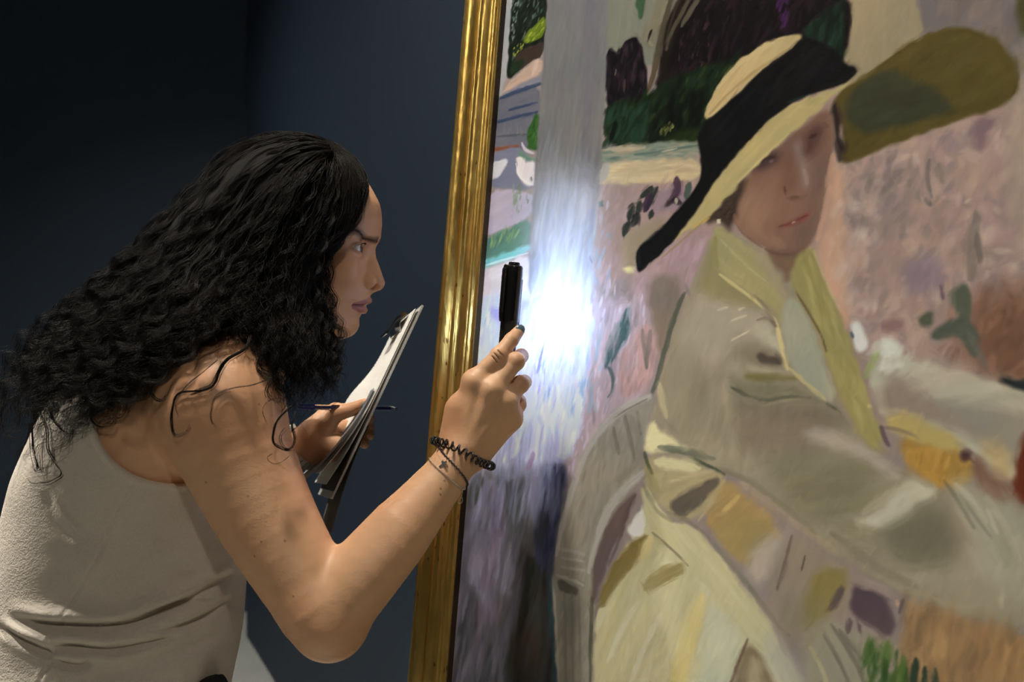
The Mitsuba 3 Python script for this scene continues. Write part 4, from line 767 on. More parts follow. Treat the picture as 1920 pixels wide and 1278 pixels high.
# shoulders, neck
body.chain([(-0.3270, 1.2000, 1.2634), (-0.3276, 1.2600, 1.2994), (-0.3120, 1.3000, 1.3318)], [.062, .062, .058], .04)
body.chain([(-0.3870, 1.4200, 1.2567), (-0.3510, 1.3500, 1.2993), (-0.3120, 1.3000, 1.3318)], [.062, .062, .058], .04)
body.bone((-0.3315, 1.3000, 1.2864), (-0.2600, 1.3000, 1.3774), .062, .055, .03)
# near arm
body.ell((-0.3151, 1.1500, 1.2276), (.064, .058, .070), .03)
body.chain([(-0.3134, 1.1500, 1.2218), (-0.2798, 1.1420, 1.1453), (-0.2441, 1.1300, 1.0847), (-0.2079, 1.1180, 1.0311), (-0.1907, 1.1120, 1.0087)], [.066, .058, .0515, .0455, .0405], .02, n=12)
body.bone((-0.2002, 1.1120, 1.0187), (-0.1884, 1.1080, 1.0014), .034, .024, .02)
body.chain([(-0.1904, 1.1100, 1.0108), (-0.1624, 1.1120, 1.0448), (-0.1262, 1.1220, 1.0863), (-0.0879, 1.1420, 1.1338), (-0.0545, 1.1600, 1.1788)], [.0385, .0365, .0330, .0265, .0225], .010, n=14)
body.chain([(-0.1711, 1.1220, 1.0554), (-0.1243, 1.1300, 1.1045), (-0.0916, 1.1450, 1.1363)], [.024, .022, .015], .02)
# near hand: wrist, metacarpals, knuckles
body.bone((-0.0653, 1.1660, 1.1840), (-0.0596, 1.1680, 1.2235), .0150, .0145, .010)
body.bone((-0.0443, 1.1660, 1.1758), (-0.0175, 1.1680, 1.2060), .0165, .0135, .012)
MCP = [(-0.0413, 1.1630, 1.2552), (-0.0220, 1.1580, 1.2462), (-0.0076, 1.1630, 1.2325), (-0.0012, 1.1740, 1.2143)]
for c_, m_, r_ in zip([(-0.0596, 1.1680, 1.1931), (-0.0536, 1.1650, 1.1876), (-0.0454, 1.1650, 1.1829), (-0.0392, 1.1700, 1.1777)], MCP, (.0128, .0128, .0120, .0112)):
    body.bone(c_, m_, .0150, r_, .012)
for a_, b_ in zip(MCP[:-1], MCP[1:]): body.bone(a_, b_, .0110, .0105, .010)
body.bone((-0.0527, 1.1720, 1.2291), (-0.0147, 1.1780, 1.2111), .0130, .0120, .012)
for m_, h_ in zip(MCP, (.0086, .0096, .0088, .0078)): body.ell(offs(m_, .001, -.0052, .001), (.0085, h_, .0085), .007)
for a_, b_ in (((-0.0506, 1.1495, 1.1914), MCP[0]), ((-0.0471, 1.1480, 1.1892), MCP[1]), ((-0.0425, 1.1490, 1.1857), MCP[2])): body.bone(a_, offs(b_, 0, -.0075, 0), .0026, .0030, .010)
FINGERS = [
    ([MCP[0], (-0.0140, 1.1640, 1.2843), (-0.0006, 1.1730, 1.3012), (0.0083, 1.1820, 1.3118)], [.0112, .0094, .0080, .0062]),
    ([MCP[1], (0.0041, 1.1660, 1.2778), (0.0101, 1.1930, 1.2833), (0.0000, 1.2160, 1.2726)], [.0112, .0096, .0082, .0070]),
    ([MCP[2], (0.0094, 1.1740, 1.2525), (0.0138, 1.2000, 1.2538), (0.0012, 1.2190, 1.2464)], [.0106, .0093, .0080, .0070]),
    ([MCP[3], (0.0071, 1.1860, 1.2294), (0.0085, 1.2090, 1.2317), (-0.0024, 1.2240, 1.2272)], [.0098, .0083, .0072, .0062])]
for pts_, rad_ in FINGERS:
    body.bone(pts_[0], pts_[1], rad_[0], rad_[1] * .94, .0055)
    body.bone(pts_[1], pts_[2], rad_[1] * .95, rad_[2], .0022); body.ell(pts_[1], (rad_[1] * 1.04,) * 3, .003)
    body.bone(pts_[2], pts_[3], rad_[2], rad_[3], .0022)
body.chain([(-0.0581, 1.1860, 1.1956), (-0.0519, 1.2060, 1.2222), (-0.0275, 1.2220, 1.2530), (-0.0085, 1.2195, 1.2689)], [.0150, .0125, .0098, .0085], .006)
# knuckle creases across the index finger's middle joint and the bent fingers
for q_ in (0, 1, 2): body.ell((-0.0162, 1.1565, 1.2832) if q_ == 1 else ((-0.0185, 1.1570, 1.2798) if q_ == 0 else (-0.0127, 1.1565, 1.2867)), (.0048, .0024, .0006), .0012, '-', rot=trimesh.transformations.rotation_matrix(.86, [0, 1, 0])[:3, :3])
# far arm and far hand
body.ell((-0.3842, 1.4500, 1.2050), (.064, .06, .07), .03)
body.chain([(-0.3828, 1.4500, 1.2014), (-0.4208, 1.5300, 1.1080), (-0.4544, 1.6000, 1.0232)], [.056, .050, .042], .02, n=8)
body.chain([(-0.4544, 1.6000, 1.0232), (-0.3810, 1.5550, 1.0854), (-0.2985, 1.5000, 1.1478)], [.040, .037, .0245], .012, n=10)
body.bone((-0.3000, 1.5000, 1.1470), (-0.2775, 1.5000, 1.1627), .0235, .0245, .012)
body.chain([(-0.2757, 1.4900, 1.1517), (-0.2452, 1.4950, 1.1512), (-0.2295, 1.5050, 1.1548)], [.0230, .0200, .0150], .012)
body.chain([(-0.2790, 1.5000, 1.1703), (-0.2610, 1.5000, 1.1905), (-0.2475, 1.5000, 1.2003)], [.0200, .0170, .0130], .012)
body.chain([(-0.2641, 1.4920, 1.1821), (-0.2459, 1.4900, 1.1994), (-0.2229, 1.4860, 1.2049), (-0.2042, 1.4800, 1.2127)], [.0160, .0122, .0098, .0080], .006)
body.ell((-0.2466, 1.4900, 1.2009), (.0125, .012, .0118), .006)
LM = [(-0.2456, 1.5350, 1.1764), (-0.2449, 1.5450, 1.1664), (-0.2461, 1.5480, 1.1553), (-0.2479, 1.5400, 1.1468)]
for m_ in LM: body.bone((-0.2831, 1.5100, 1.1573), m_, .016, .0125, .010)
for i_, (m_, e_) in enumerate(zip(LM, ((-0.2245, 1.6150, 1.1902), (-0.2245, 1.6150, 1.1765), (-0.2238, 1.6100, 1.1656), (-0.2311, 1.6050, 1.1531)))):
    mid_ = ((m_[0] + e_[0]) / 2 + .004, max(m_[1], e_[1]) + .030, (m_[2] + e_[2]) / 2)
    body.bone(m_, mid_, .0108, .0096, .005); body.bone(mid_, e_, .0094, .0086, .003); body.bone(e_, (e_[0] + .012, e_[1] - .020, e_[2] - .006), .0086, .0072, .003)
# legs and feet, far below the frame
for s_ in (-1, 1):
    yl = MID + s_ * .075
    body.chain([(-.545, yl, .82), (-.50, yl + s_ * .02, .48), (-.545, yl + s_ * .03, .10)], [.070, .058, .040], .04, n=10)
    body.chain([(-.565, yl + s_ * .01, .045), (-.48, yl + s_ * .015, .042), (-.385, yl + s_ * .025, .030)], [.042, .038, .028], .03)
# head
def HD(p, dy=0.0): return (p[0], p[1] + dy, p[2])
head = Field()
FACE = np.array([   # height, front of the face without nose and lips, half width, roundness
    (1.4911, -0.1846, 0.0500, 2.20),
    (1.4807, -0.1771, 0.0580, 2.20),
    (1.4651, -0.1664, 0.0640, 2.15),
    (1.4521, -0.1632, 0.0670, 2.10),
    (1.4391, -0.1618, 0.0680, 2.05),
    (1.4294, -0.1632, 0.0680, 1.95),
    (1.4196, -0.1671, 0.0670, 1.85),
    (1.4124, -0.1710, 0.0670, 1.80),
    (1.4034, -0.1736, 0.0675, 1.75),
    (1.3903, -0.1749, 0.0680, 1.70),
    (1.3774, -0.1752, 0.0670, 1.65),
    (1.3643, -0.1742, 0.0640, 1.60),
    (1.3579, -0.1732, 0.0615, 1.55),
    (1.3514, -0.1732, 0.0590, 1.50),
    (1.3449, -0.1765, 0.0565, 1.50),
    (1.3384, -0.1807, 0.0535, 1.55),
    (1.3318, -0.1840, 0.0510, 1.60),
    (1.3267, -0.1862, 0.0480, 1.70),
    (1.3208, -0.1863, 0.0450, 1.80),
    (1.3150, -0.1878, 0.0415, 1.90),
    (1.3097, -0.1911, 0.0370, 1.95),
    (1.3058, -0.1963, 0.0310, 2.00),
    (1.3019, -0.2080, 0.0220, 2.00),
    (1.3000, -0.2197, 0.0120, 2.00),
])
_f = FACE[np.argsort(FACE[:, 0])]; FI = [PchipInterpolator(_f[:, 0], _f[:, i]) for i in (1, 2, 3)]; FXC, FXB = (-0.2366, 1.3000, 1.3903)[0], (-0.2958, 1.3000, 1.3903)[0]
def face_dist(p):
    z = np.clip(p[:, 2], _f[0, 0], _f[-1, 0]); xf, w, e = FI[0](z), FI[1](z), FI[2](z)
    u = np.where(p[:, 0] > FXC, (p[:, 0] - FXC) / (xf - FXC), (FXC - p[:, 0]) / (FXC - FXB)); y = np.abs(p[:, 1] - MID) / w
    e = np.where(p[:, 0] > FXC, e, 2.2); rho = (np.abs(u) ** e + y ** e + 1e-9) ** (1 / e); r = np.minimum(xf - FXC, w)
    return np.maximum((rho - 1) * r * .85, np.maximum(p[:, 2] - _f[-1, 0], _f[0, 0] - p[:, 2]))
head.add(face_dist, V(FXB - .005, MID - .075, _f[0, 0] - .004), V(-.150, MID + .075, _f[-1, 0] + .004), .004)
head.ell(HD((-0.2561, 1.3000, 1.4554)), (.0900, .073, .074), .02)
for s in (-1, 1):
    head.ell(HD((-0.2015, 1.3000, 1.3852), s * .041), (.0200, .0160, .0190), .016)
    head.chain([HD((-0.1697, 1.3000, 1.4255), s * .010), HD((-0.1755, 1.3000, 1.4294), s * .025), HD((-0.1905, 1.3000, 1.4274), s * .042)], [.0050, .0056, .0050], .010, n=6)
    head.ell(HD((-0.2600, 1.3000, 1.3969), s * .070), (.018, .007, .030), .006)
for s in (-1, 1): head.ell(HD((-0.1723, 1.3000, 1.4108), s * .0300), (.0165, .0135, .0100), .008, '-')
# nose
head.chain([HD((-0.1755, 1.3000, 1.4177)), HD((-0.1732, 1.3000, 1.4046)), HD((-0.1687, 1.3000, 1.3884)), HD((-0.1648, 1.3000, 1.3767)), HD((-0.1628, 1.3000, 1.3709))], [.0072, .0066, .0070, .0077, .0079], .008, n=10)
head.ell(HD((-0.1749, 1.3000, 1.3786)), (.0085, .0105, .0170), .010)
head.bone(HD((-0.1638, 1.3000, 1.3670)), HD((-0.1742, 1.3000, 1.3637)), .0048, .0052, .005)
for s in (-1, 1):
    head.ell(HD((-0.1736, 1.3000, 1.3718), s * .0115), (.0090, .0066, .0082), .0028)
    head.ell(HD((-0.1671, 1.3000, 1.3660), s * .0068), (.0058, .0030, .0032), .0025, '-')
# lips
UPPER = [((-0.1898, 1.3000, 1.3436), .0220), ((-0.1840, 1.3000, 1.3450), .0162), ((-0.1781, 1.3000, 1.3480), .0080), ((-0.1745, 1.3000, 1.3493), 0.0)]
LOWER = [((-0.1898, 1.3000, 1.3428), .0215), ((-0.1859, 1.3000, 1.3403), .0155), ((-0.1820, 1.3000, 1.3382), .0080), ((-0.1808, 1.3000, 1.3378), 0.0)]
ULP = [HD(p, -y) for p, y in UPPER] + [HD(p, y) for p, y in UPPER[-2::-1]]; LLP = [HD(p, -y) for p, y in LOWER] + [HD(p, y) for p, y in LOWER[-2::-1]]
head.chain(ULP, [.0012, .0022, .0036, .0041, .0036, .0022, .0012], .0022, n=24)
head.chain(LLP, [.0010, .0024, .0042, .0048, .0042, .0024, .0010], .0020, n=24)
SEAM = [HD((-0.1908, 1.3000, 1.3432), -.0245), HD((-0.1843, 1.3000, 1.3430), -.0175), HD((-0.1775, 1.3000, 1.3436), -.0080), HD((-0.1739, 1.3000, 1.3441)), HD((-0.1775, 1.3000, 1.3436), .0080), HD((-0.1843, 1.3000, 1.3430), .0175), HD((-0.1908, 1.3000, 1.3432), .0245)]
head.chain(SEAM, [.0006, .0009, .0010, .0010, .0010, .0009, .0006], .0014, n=24, mode='-')
# eyelids round the eyeballs
EYES = [HD((-0.1901, 1.3000, 1.4102), s * .0315) for s in (-1, 1)]
for s, e_ in zip((-1, 1), EYES):
    e_ = V(*e_)
    def lid(p, e_=e_, s=s):
        q = p - e_; r = np.linalg.norm(q, axis=1); lat = s * q[:, 1]; y_ = np.clip(np.abs(lat - .001) / .0145, 0, 1)
        up, lo_ = .0056 * (1 - y_ ** 2.2) - .0004 * lat / .0145 + .0002, -.0050 * (1 - y_ ** 2) - .0002
        zz = q[:, 2] + .22 * (q[:, 0] - .010) * 0
        hole = np.maximum(np.maximum(zz - up, lo_ - zz), -q[:, 0] - .002)
        shell = np.abs(r - .0130) - .00115
        return np.maximum(shell, -hole)
    head.add(lid, e_ - .0145, e_ + .0145, .0032)
    head.add(lambda p, e_=e_: np.linalg.norm(p - e_, axis=1) - .0119, e_ - .0119, e_ + .0119, .0008, '-')
body.add(lambda p, lo=None, hi=None: head(p, lo, hi), V(-.37, 1.19, 1.28), V(-.13, 1.41, 1.56), .006)

SCUT = .80
fine = [(V(-.278, 1.20, 1.285), V(-.12, 1.312, 1.50)), (V(-.064, 1.12, 1.165), V(.035, 1.26, 1.33))]   # the face, and the hand with the torch
v1, f1 = mesh_field(body, V(-.72, 1.02, SCUT), V(.05, 1.72, 1.54), .0020)
v1 = polish(v1, f1, 2)
c1 = v1[f1].mean(1); far = np.ones(len(f1), bool)
parts_ = []
for lo, hi in fine:
    far &= ~np.all((c1 > lo + .003) & (c1 < hi - .003), axis=1)
    v, f = mesh_field(body, lo, hi, .0010); parts_.append((polish(v, f, 2), f))
v0, f0 = mesh_field(body, V(-.75, 1.05, -.01), V(-.2, 1.55, SCUT + .02), .006)
parts_ += [(v1, f1[far]), (v0, f0)]
body_mesh = cat_([trimesh.Trimesh(v, f, process=False) for v, f in parts_]); body_mesh.remove_unreferenced_vertices()
bv = np.array(body_mesh.vertices)
def near_line(p, pts, n=40):
    q = spline(pts, n); return np.min(np.linalg.norm(p[:, None] - q[None], axis=2), axis=1)
from scipy.spatial import cKDTree
_u = bv[:, 2] > .85; SK_V = bv[_u]; SK_N = np.array(body_mesh.vertex_normals)[_u]; SK_T = cKDTree(SK_V)
def skin_gap(p):
    """(distance above the skin, outward direction) at points p, from the nearest of its vertices."""
    r, j = SK_T.query(p, k=3); n = SK_N[j].mean(1); n /= np.linalg.norm(n, axis=1, keepdims=True) + 1e-9
    return np.einsum('ij,ij->i', p - SK_V[j].mean(1), n), n, r[:, 0]
def onskin(pts, gap, f=None):
    """Moves points of a loop until they lie the given gap above the skin."""
    p = np.array(pts)
    for _ in range(10):
        d, g, _ = skin_gap(p); p = p - np.clip(d - gap, -.003, .003)[:, None] * g
    return p
SKIN = V(.60, .335, .190)
tone = meshkit.fbm(bv * 22, 3, 3)[:, None]; fine_tone = meshkit.fbm(bv * 160, 3, 8)[:, None]
bc = SKIN * (.90 + .20 * tone) * (.95 + .10 * fine_tone) * (1 + (meshkit.fbm(bv * 14, 2, 5)[:, None] - .5) * V(.05, -.16, -.22))
def blend(mask, col, a): bc[:] = bc + (np.clip(mask, 0, 1) * a)[:, None] * (np.asarray(col) - bc)
hm = np.all((bv > V(-.30, 1.19, 1.28)) & (bv < V(-.10, 1.41, 1.52)), axis=1); hi_ = np.where(hm)[0]; hp = bv[hi_]
def onface(d, r0, r1): m = np.zeros(len(bv)); m[hi_] = 1 - np.clip((d - r0) / (r1 - r0), 0, 1); return m
blend(onface(near_line(hp, ULP), .0034, .0050), V(.30, .105, .105), .85); blend(onface(near_line(hp, LLP), .0038, .0054), V(.36, .135, .13), .85)
blend(onface(near_line(hp, SEAM), .0010, .0026), V(.12, .03, .035), .8)
BROW = [[HD((-0.1690, 1.3000, 1.4248), s * .009), HD((-0.1729, 1.3000, 1.4287), s * .019), HD((-0.1807, 1.3000, 1.4320), s * .031), HD((-0.1911, 1.3000, 1.4313), s * .043), HD((-0.2002, 1.3000, 1.4267), s * .051)] for s in (-1, 1)]
for b in BROW:
    for q in range(4): d_, n_, _ = skin_gap(np.array(b)); b[:] = list(np.array(b) - np.clip(d_, -.006, .006)[:, None] * n_)
for b in BROW: blend(onface(near_line(hp, b), .0030, .0070), V(.05, .032, .024), .72)
for e_ in EYES: blend(onface(np.abs(np.linalg.norm(hp - V(*e_), axis=1) - .0125) + .6 * np.maximum(np.abs(hp[:, 2] - e_[2]) - .0062, 0), .0012, .0030), V(.16, .07, .05), .55)
for c, r in (((-0.2594, 1.0900, 1.0815), 1.4), ((-0.2539, 1.0850, 1.0971), 1.0), ((-0.2305, 1.0820, 1.0971), 1.1), ((-0.2205, 1.0780, 1.0424), .8), ((-0.3145, 1.0920, 1.1553), 1.3), ((-0.2698, 1.0880, 1.1417), 1.2), ((-0.3108, 1.1200, 1.2994), 1.3),
             ((-0.0733, 1.1280, 1.1517), 1.2), ((-0.0759, 1.1240, 1.1438), .8), ((-0.0769, 1.1220, 1.1390), 1.1), ((-0.2547, 1.1000, 1.2362), 1.0)):
    d = np.linalg.norm(bv - V(*c), axis=1); c = bv[np.argmin(d)]; blend(1 - np.clip((np.linalg.norm(bv - c, axis=1) - r * .0005) / .0008, 0, 1), V(.10, .04, .02), .85)
for c, r in (((-0.0116, 1.1560, 1.2861), .0075), ((0.0069, 1.1570, 1.2786), .008), ((0.0117, 1.1660, 1.2539), .008), (MCP[1], .016), (MCP[2], .015)):
    blend(1 - np.linalg.norm(bv - V(*c), axis=1) / r, V(.40, .17, .11), .45)
scene['skin'] = two(bump(pri({'type': 'mesh_attribute', 'name': 'vertex_color'}, 0.46, 0.42, sheen=0.15),
    lambda p, n, uv: noise(p.x * 900, p.y * 900, p.z * 900) * .6 + noise(p.x * 2100, p.y * 2100, p.z * 2100) * .4, 0.00022))
put('person', body_mesh, 'skin', 'woman with long dark curly hair bending towards a painting with a torch and clipboard', 'person', smooth=True, color=np.clip(bc, 0.01, .9))

# eyes
for i, (s, e_) in enumerate(zip((-1, 1), EYES)):
    m = trimesh.creation.icosphere(5, .0117); v = np.array(m.vertices); look = norm(V(1, s * .02, -.10)); a = v @ look / .0117
    r = np.degrees(np.arccos(np.clip(a, -1, 1))); col = np.tile(V(.66, .62, .60), (len(v), 1))
    k = np.clip((32 - r) / 3, 0, 1)[:, None]; col = col * (1 - k) + V(.035, .018, .010) * k; k = np.clip((13 - r) / 2, 0, 1)[:, None]; col = col * (1 - k) + .004 * k
    v = v * (1 + .07 * np.exp(-(r / 24) ** 2))[:, None]
    put('person__eye' + ('_%03d' % i if i else ''), trimesh.Trimesh(v + V(*e_), m.faces, process=False), 'eye_wet', smooth=True, color=col)
scene['eye_wet'] = two(pri({'type': 'mesh_attribute', 'name': 'vertex_color'}, 0.06, 0.7, clearcoat=1.0, clearcoat_gloss=.98))

# painted nails
scene['nail_polish'] = two(pri(V(.075, .125, .165), 0.16, 0.6, clearcoat=.8, clearcoat_gloss=.95))
def nail(key, c, along, face, l, w):
    along = norm(along); face = norm(np.asarray(face) - along * (np.asarray(face) @ along)); side = np.cross(along, face)
    m = trimesh.creation.icosphere(4, 1.0); v = np.array(m.vertices); v = np.sign(v) * np.abs(v) ** .85
    v = v * V(l, w, .0016); v[:, 2] -= 34 * v[:, 1] ** 2 + 14 * v[:, 0] ** 2
    put(key, trimesh.Trimesh(V(*c) + v[:, :1] * along + v[:, 1:2] * side + v[:, 2:] * face, m.faces, process=False), 'nail_polish', 'slate blue painted nail', smooth=True)
nail('person__fingernail', (0.0091, 1.1768, 1.3127), V(.62, .42, .66), V(.45, -.86, .32), .0062, .0050)
nail('person__fingernail_001', (-0.2041, 1.4735, 1.2138), V(.85, -.2, .40), V(-.30, -.72, .62), .0070, .0058)

# ------------------------------------------------------------------ clothes
HOLE_C, HOLE_R = (-0.3548, 1.1500, 1.2293), (.0905, .0860)
CREASES = [  # points, depth of groove, width, bulge above
    ([(-0.5568, 1.1600, 0.9972), (-0.5198, 1.1550, 0.9933), (-0.4793, 1.1550, 0.9910), (-0.4175, 1.1550, 0.9922), (-0.3874, 1.1600, 1.0025), (-0.3568, 1.1700, 1.0145), (-0.3304, 1.1800, 1.0245), (-0.3062, 1.2200, 1.0322)], .0085, .0055, .0065),
    ([(-0.5684, 1.1600, 0.9862), (-0.5313, 1.1550, 0.9714), (-0.5070, 1.1550, 0.9622), (-0.4978, 1.1550, 0.9575)], .006, .0045, .004),
    ([(-0.5070, 1.1550, 0.9645), (-0.4793, 1.1550, 0.9685), (-0.4447, 1.1550, 0.9639), (-0.4042, 1.1550, 0.9668), (-0.3654, 1.1600, 0.9723)], .006, .0045, .004),
    ([(-0.3892, 1.1550, 0.9783), (-0.3596, 1.1600, 0.9839), (-0.3364, 1.1700, 0.9929), (-0.3144, 1.2000, 1.0030)], .0065, .0040, .004),
    ([(-0.4181, 1.1550, 0.9957), (-0.3812, 1.1550, 1.0049), (-0.3480, 1.1600, 1.0025), (-0.3381, 1.1700, 0.9987)], .004, .0045, .002),
    ([(-0.5013, 1.1550, 0.9541), (-0.4851, 1.1550, 0.9489), (-0.4678, 1.1550, 0.9477), (-0.4585, 1.1550, 0.9523)], .0045, .004, .003),
    ([(-0.4562, 1.1550, 0.9402), (-0.4216, 1.1550, 0.9402), (-0.3812, 1.1550, 0.9529), (-0.3213, 1.1900, 0.9573)], .003, .008, .003),
    ([(-0.3812, 1.1550, 1.0482), (-0.3538, 1.1600, 1.0326), (-0.3364, 1.1700, 1.0268)], .0025, .010, .002),
    ([(-0.5047, 1.1550, 1.1377), (-0.4897, 1.1550, 1.1031), (-0.4678, 1.1550, 1.0846)], .0022, .008, .0015),
    ([(-0.4851, 1.1550, 1.1319), (-0.4735, 1.1550, 1.1146), (-0.4591, 1.1550, 1.1002)], .0016, .006, .001)]
SIDE_SEAM = spline([(-0.4071, 1.1500, 1.1465), (-0.4308, 1.1550, 1.1002), (-0.4556, 1.1550, 1.0540), (-0.4787, 1.1550, 1.0164), (-0.4920, 1.1550, 0.9922), (-0.5047, 1.1550, 0.9731), (-0.5076, 1.1550, 0.9645), (-0.5007, 1.1550, 0.9564), (-0.5082, 1.1550, 0.9402), (-0.5163, 1.1550, 0.9240)], 70)
from scipy.ndimage import map_coordinates
def fold_map():
    """The folds' relief over the near side of the top, on a grid in x and z."""
    gx, gz = np.arange(-.76, -.20, .0012), np.arange(.78, 1.28, .0012); X, Z = np.meshgrid(gx, gz, indexing='ij'); add = np.zeros(X.shape)
    def dist(pts, x, z):
        best, j = np.full(x.shape, 1e9), np.zeros(x.shape, int)
        for k, (px_, pz_) in enumerate(pts):
            r = (x - px_) ** 2 + (z - pz_) ** 2; n = r < best; best = np.where(n, r, best); j = np.where(n, k, j)
        return np.sqrt(best), j
    for p, a, w, b in CREASES:
        pts = spline(p, 60)[:, [0, 2]]; i0, i1 = np.searchsorted(gx, [pts[:, 0].min() - 5 * w, pts[:, 0].max() + 5 * w]); j0, j1 = np.searchsorted(gz, [pts[:, 1].min() - 5 * w, pts[:, 1].max() + 5 * w])
        k = (slice(i0, i1), slice(j0, j1)); r, j = dist(pts, X[k], Z[k]); end = np.minimum(1, np.minimum(j, 59 - j) / 10.0 + .02); up = Z[k] - pts[j, 1]
        add[k] += end * (a * np.exp(-(r / w) ** 2) - b * np.exp(-((r - 2.0 * w) / (1.5 * w)) ** 2) * (up > 0) - .35 * b * np.exp(-((r - 2.2 * w) / (1.2 * w)) ** 2) * (up <= 0))
    r, _ = dist(SIDE_SEAM[:, [0, 2]], X, Z); add += .0016 * np.exp(-(r / .0013) ** 2) - .0006 * np.exp(-((r - .0045) / .0028) ** 2)
    return np.clip(add, -.009, .0105) - .0022 * (meshkit.fbm(np.stack([X * 11, X * 0, Z * 15], -1), 3, 4) - .5)
FOLDS = fold_map()
def cloth_dist(p):
    d = trunk(p, .0015)
    side = np.clip((1.27 - p[:, 1]) / .05, 0, 1)
    d = d + side * map_coordinates(FOLDS, [(p[:, 0] + .76) / .0012, (p[:, 2] - .78) / .0012], order=1, mode='nearest')
    u = np.sqrt(((p[:, 0] - HOLE_C[0]) / HOLE_R[0]) ** 2 + ((p[:, 2] - HOLE_C[2]) / HOLE_R[1]) ** 2)
    hole = (u - 1) * HOLE_R[1]
    hole = np.where(np.abs(p[:, 1] - MID) > .06, hole, .05)
    neck = np.linalg.norm((p - V(*(-0.3380, 1.3000, 1.2994))) / V(.125, .105, .10), axis=1) * .1 - .1
    rim = np.abs(hole - .004)                       # bound edge round the armhole
    d = d - .0010 * np.exp(-(rim / .0026) ** 2)
    return np.maximum(np.maximum(d, -hole), -neck)
cloth = Field().add(cloth_dist, V(-.75, 1.05, .78), V(-.2, 1.56, 1.30))
v, f = mesh_field(lambda p, lo=None, hi=None: cloth_dist(p), V(-.72, 1.06, .80), V(-.24, 1.55, 1.27), .0018, slack=.012)
v = polish(v, f, 2)
scene['taupe_jersey'] = two(bump(pri(proc(lambda p, n, uv: mi.Color3f(.53, .475, .405) * (.90 + .16 * fbm(p.x * 26, p.y * 26, p.z * 26, 4) + .10 * noise(p.x * 700, p.y * 700, p.z * 420))), 0.85, 0.2, sheen=.5, sheen_tint=.5),
    lambda p, n, uv: noise(p.x * 1000, p.y * 1000, p.z * 700) * .7 + noise(p.x * 330, p.y * 330, p.z * 330) * .6, 0.0006))
put('person__tank_top', (v, f), 'taupe_jersey', 'taupe sleeveless top with a side seam', smooth=True)
tr = Field()
for s_ in (-1, 1):
    yl = MID + s_ * .075
    tr.chain([(-.545, yl, .80), (-.50, yl + s_ * .01, .48), (-.545, yl + s_ * .01, .07)], [.088, .076, .062], .03, n=10)
tr.add(lambda p: np.maximum(torso_dist(p, -.002), p[:, 2] - .905), V(-.75, 1.06, .70), V(-.2, 1.55, .92), .02)
tr.bone((-0.3428, 1.2200, 0.9017), (-0.3878, 1.3800, 0.8494), .0125, .0125, .02)
v, f = mesh_field(tr, V(-.76, 1.03, .03), V(-.2, 1.57, .93), .005)
scene['black_cloth'] = two(pri(V(.010, .010, .011), 0.8, 0.25))
put('person__trousers', (v, f), 'black_cloth', 'black trousers', smooth=True)
for i, s_ in enumerate((-1, 1)):
    yl = MID + s_ * .105; sh = Field()
    sh.chain([(-.575, yl, .040), (-.48, yl + s_ * .01, .040), (-.375, yl + s_ * .02, .033)], [.046, .043, .034], .03); sh.add(lambda p: p[:, 2] * -1 + .0, V(-1, 0, -.1), V(1, 3, .0), .004, '-') if False else None
    v, f = mesh_field(lambda p, lo=None, hi=None, sh=sh: np.maximum(sh(p), .001 - p[:, 2]), V(-.65, yl - .09, -.02), V(-.3, yl + .11, .12), .004)
    put('person__shoe' + ('_%03d' % i if i else ''), (v, f), 'black_cloth', smooth=True)

# ------------------------------------------------------------------ hair: a dark under-mass and curls of single strands
rng = np.random.default_rng(21)
hb = Field()
hb.ell((-0.2548, 1.3000, 1.4567), (.0985, .084, .088), .02)
hb.chain([(-0.2763, 1.2850, 1.4536), (-0.3392, 1.2800, 1.4082), (-0.3984, 1.2750, 1.3504), (-0.4604, 1.2700, 1.2917), (-0.5164, 1.2750, 1.2471), (-0.5622, 1.2850, 1.2126)], [.080, .072, .060, .044, .030, .014], .02, n=10)
hb.chain([(-0.2377, 1.2350, 1.4476), (-0.2493, 1.2220, 1.3849), (-0.2434, 1.2050, 1.3235), (-0.2358, 1.1970, 1.2755), (-0.2340, 1.2000, 1.2424)], [.030, .036, .038, .028, .010], .02, n=9)
hb.chain([(-0.2706, 1.2300, 1.4039), (-0.3013, 1.2050, 1.3476), (-0.3081, 1.1850, 1.3290)], [.050, .044, .030], .02, n=5)
def hair_mass(p, lo=None, hi=None):
    d = hb(p, lo, hi)
    face = (p[:, 0] - V(*(-0.1983, 1.3000, 1.4813))[0]) * .93 + (V(*(-0.1983, 1.3000, 1.4813))[2] - p[:, 2]) * .22
    d = np.maximum(d, face)
    return d - .006 * (meshkit.fbm(p * V(55, 55, 30), 2, 9) - .5)
v, f = mesh_field(hair_mass, V(-.62, 1.10, 1.17), V(-.13, 1.45, 1.57), .0035)
scene['hair_under'] = two(pri(V(.0035, .0025, .002), 0.75, 0.15))
put('person__hair', (polish(v, f, 1), f), 'hair_under', 'long dark curly hair', smooth=True)

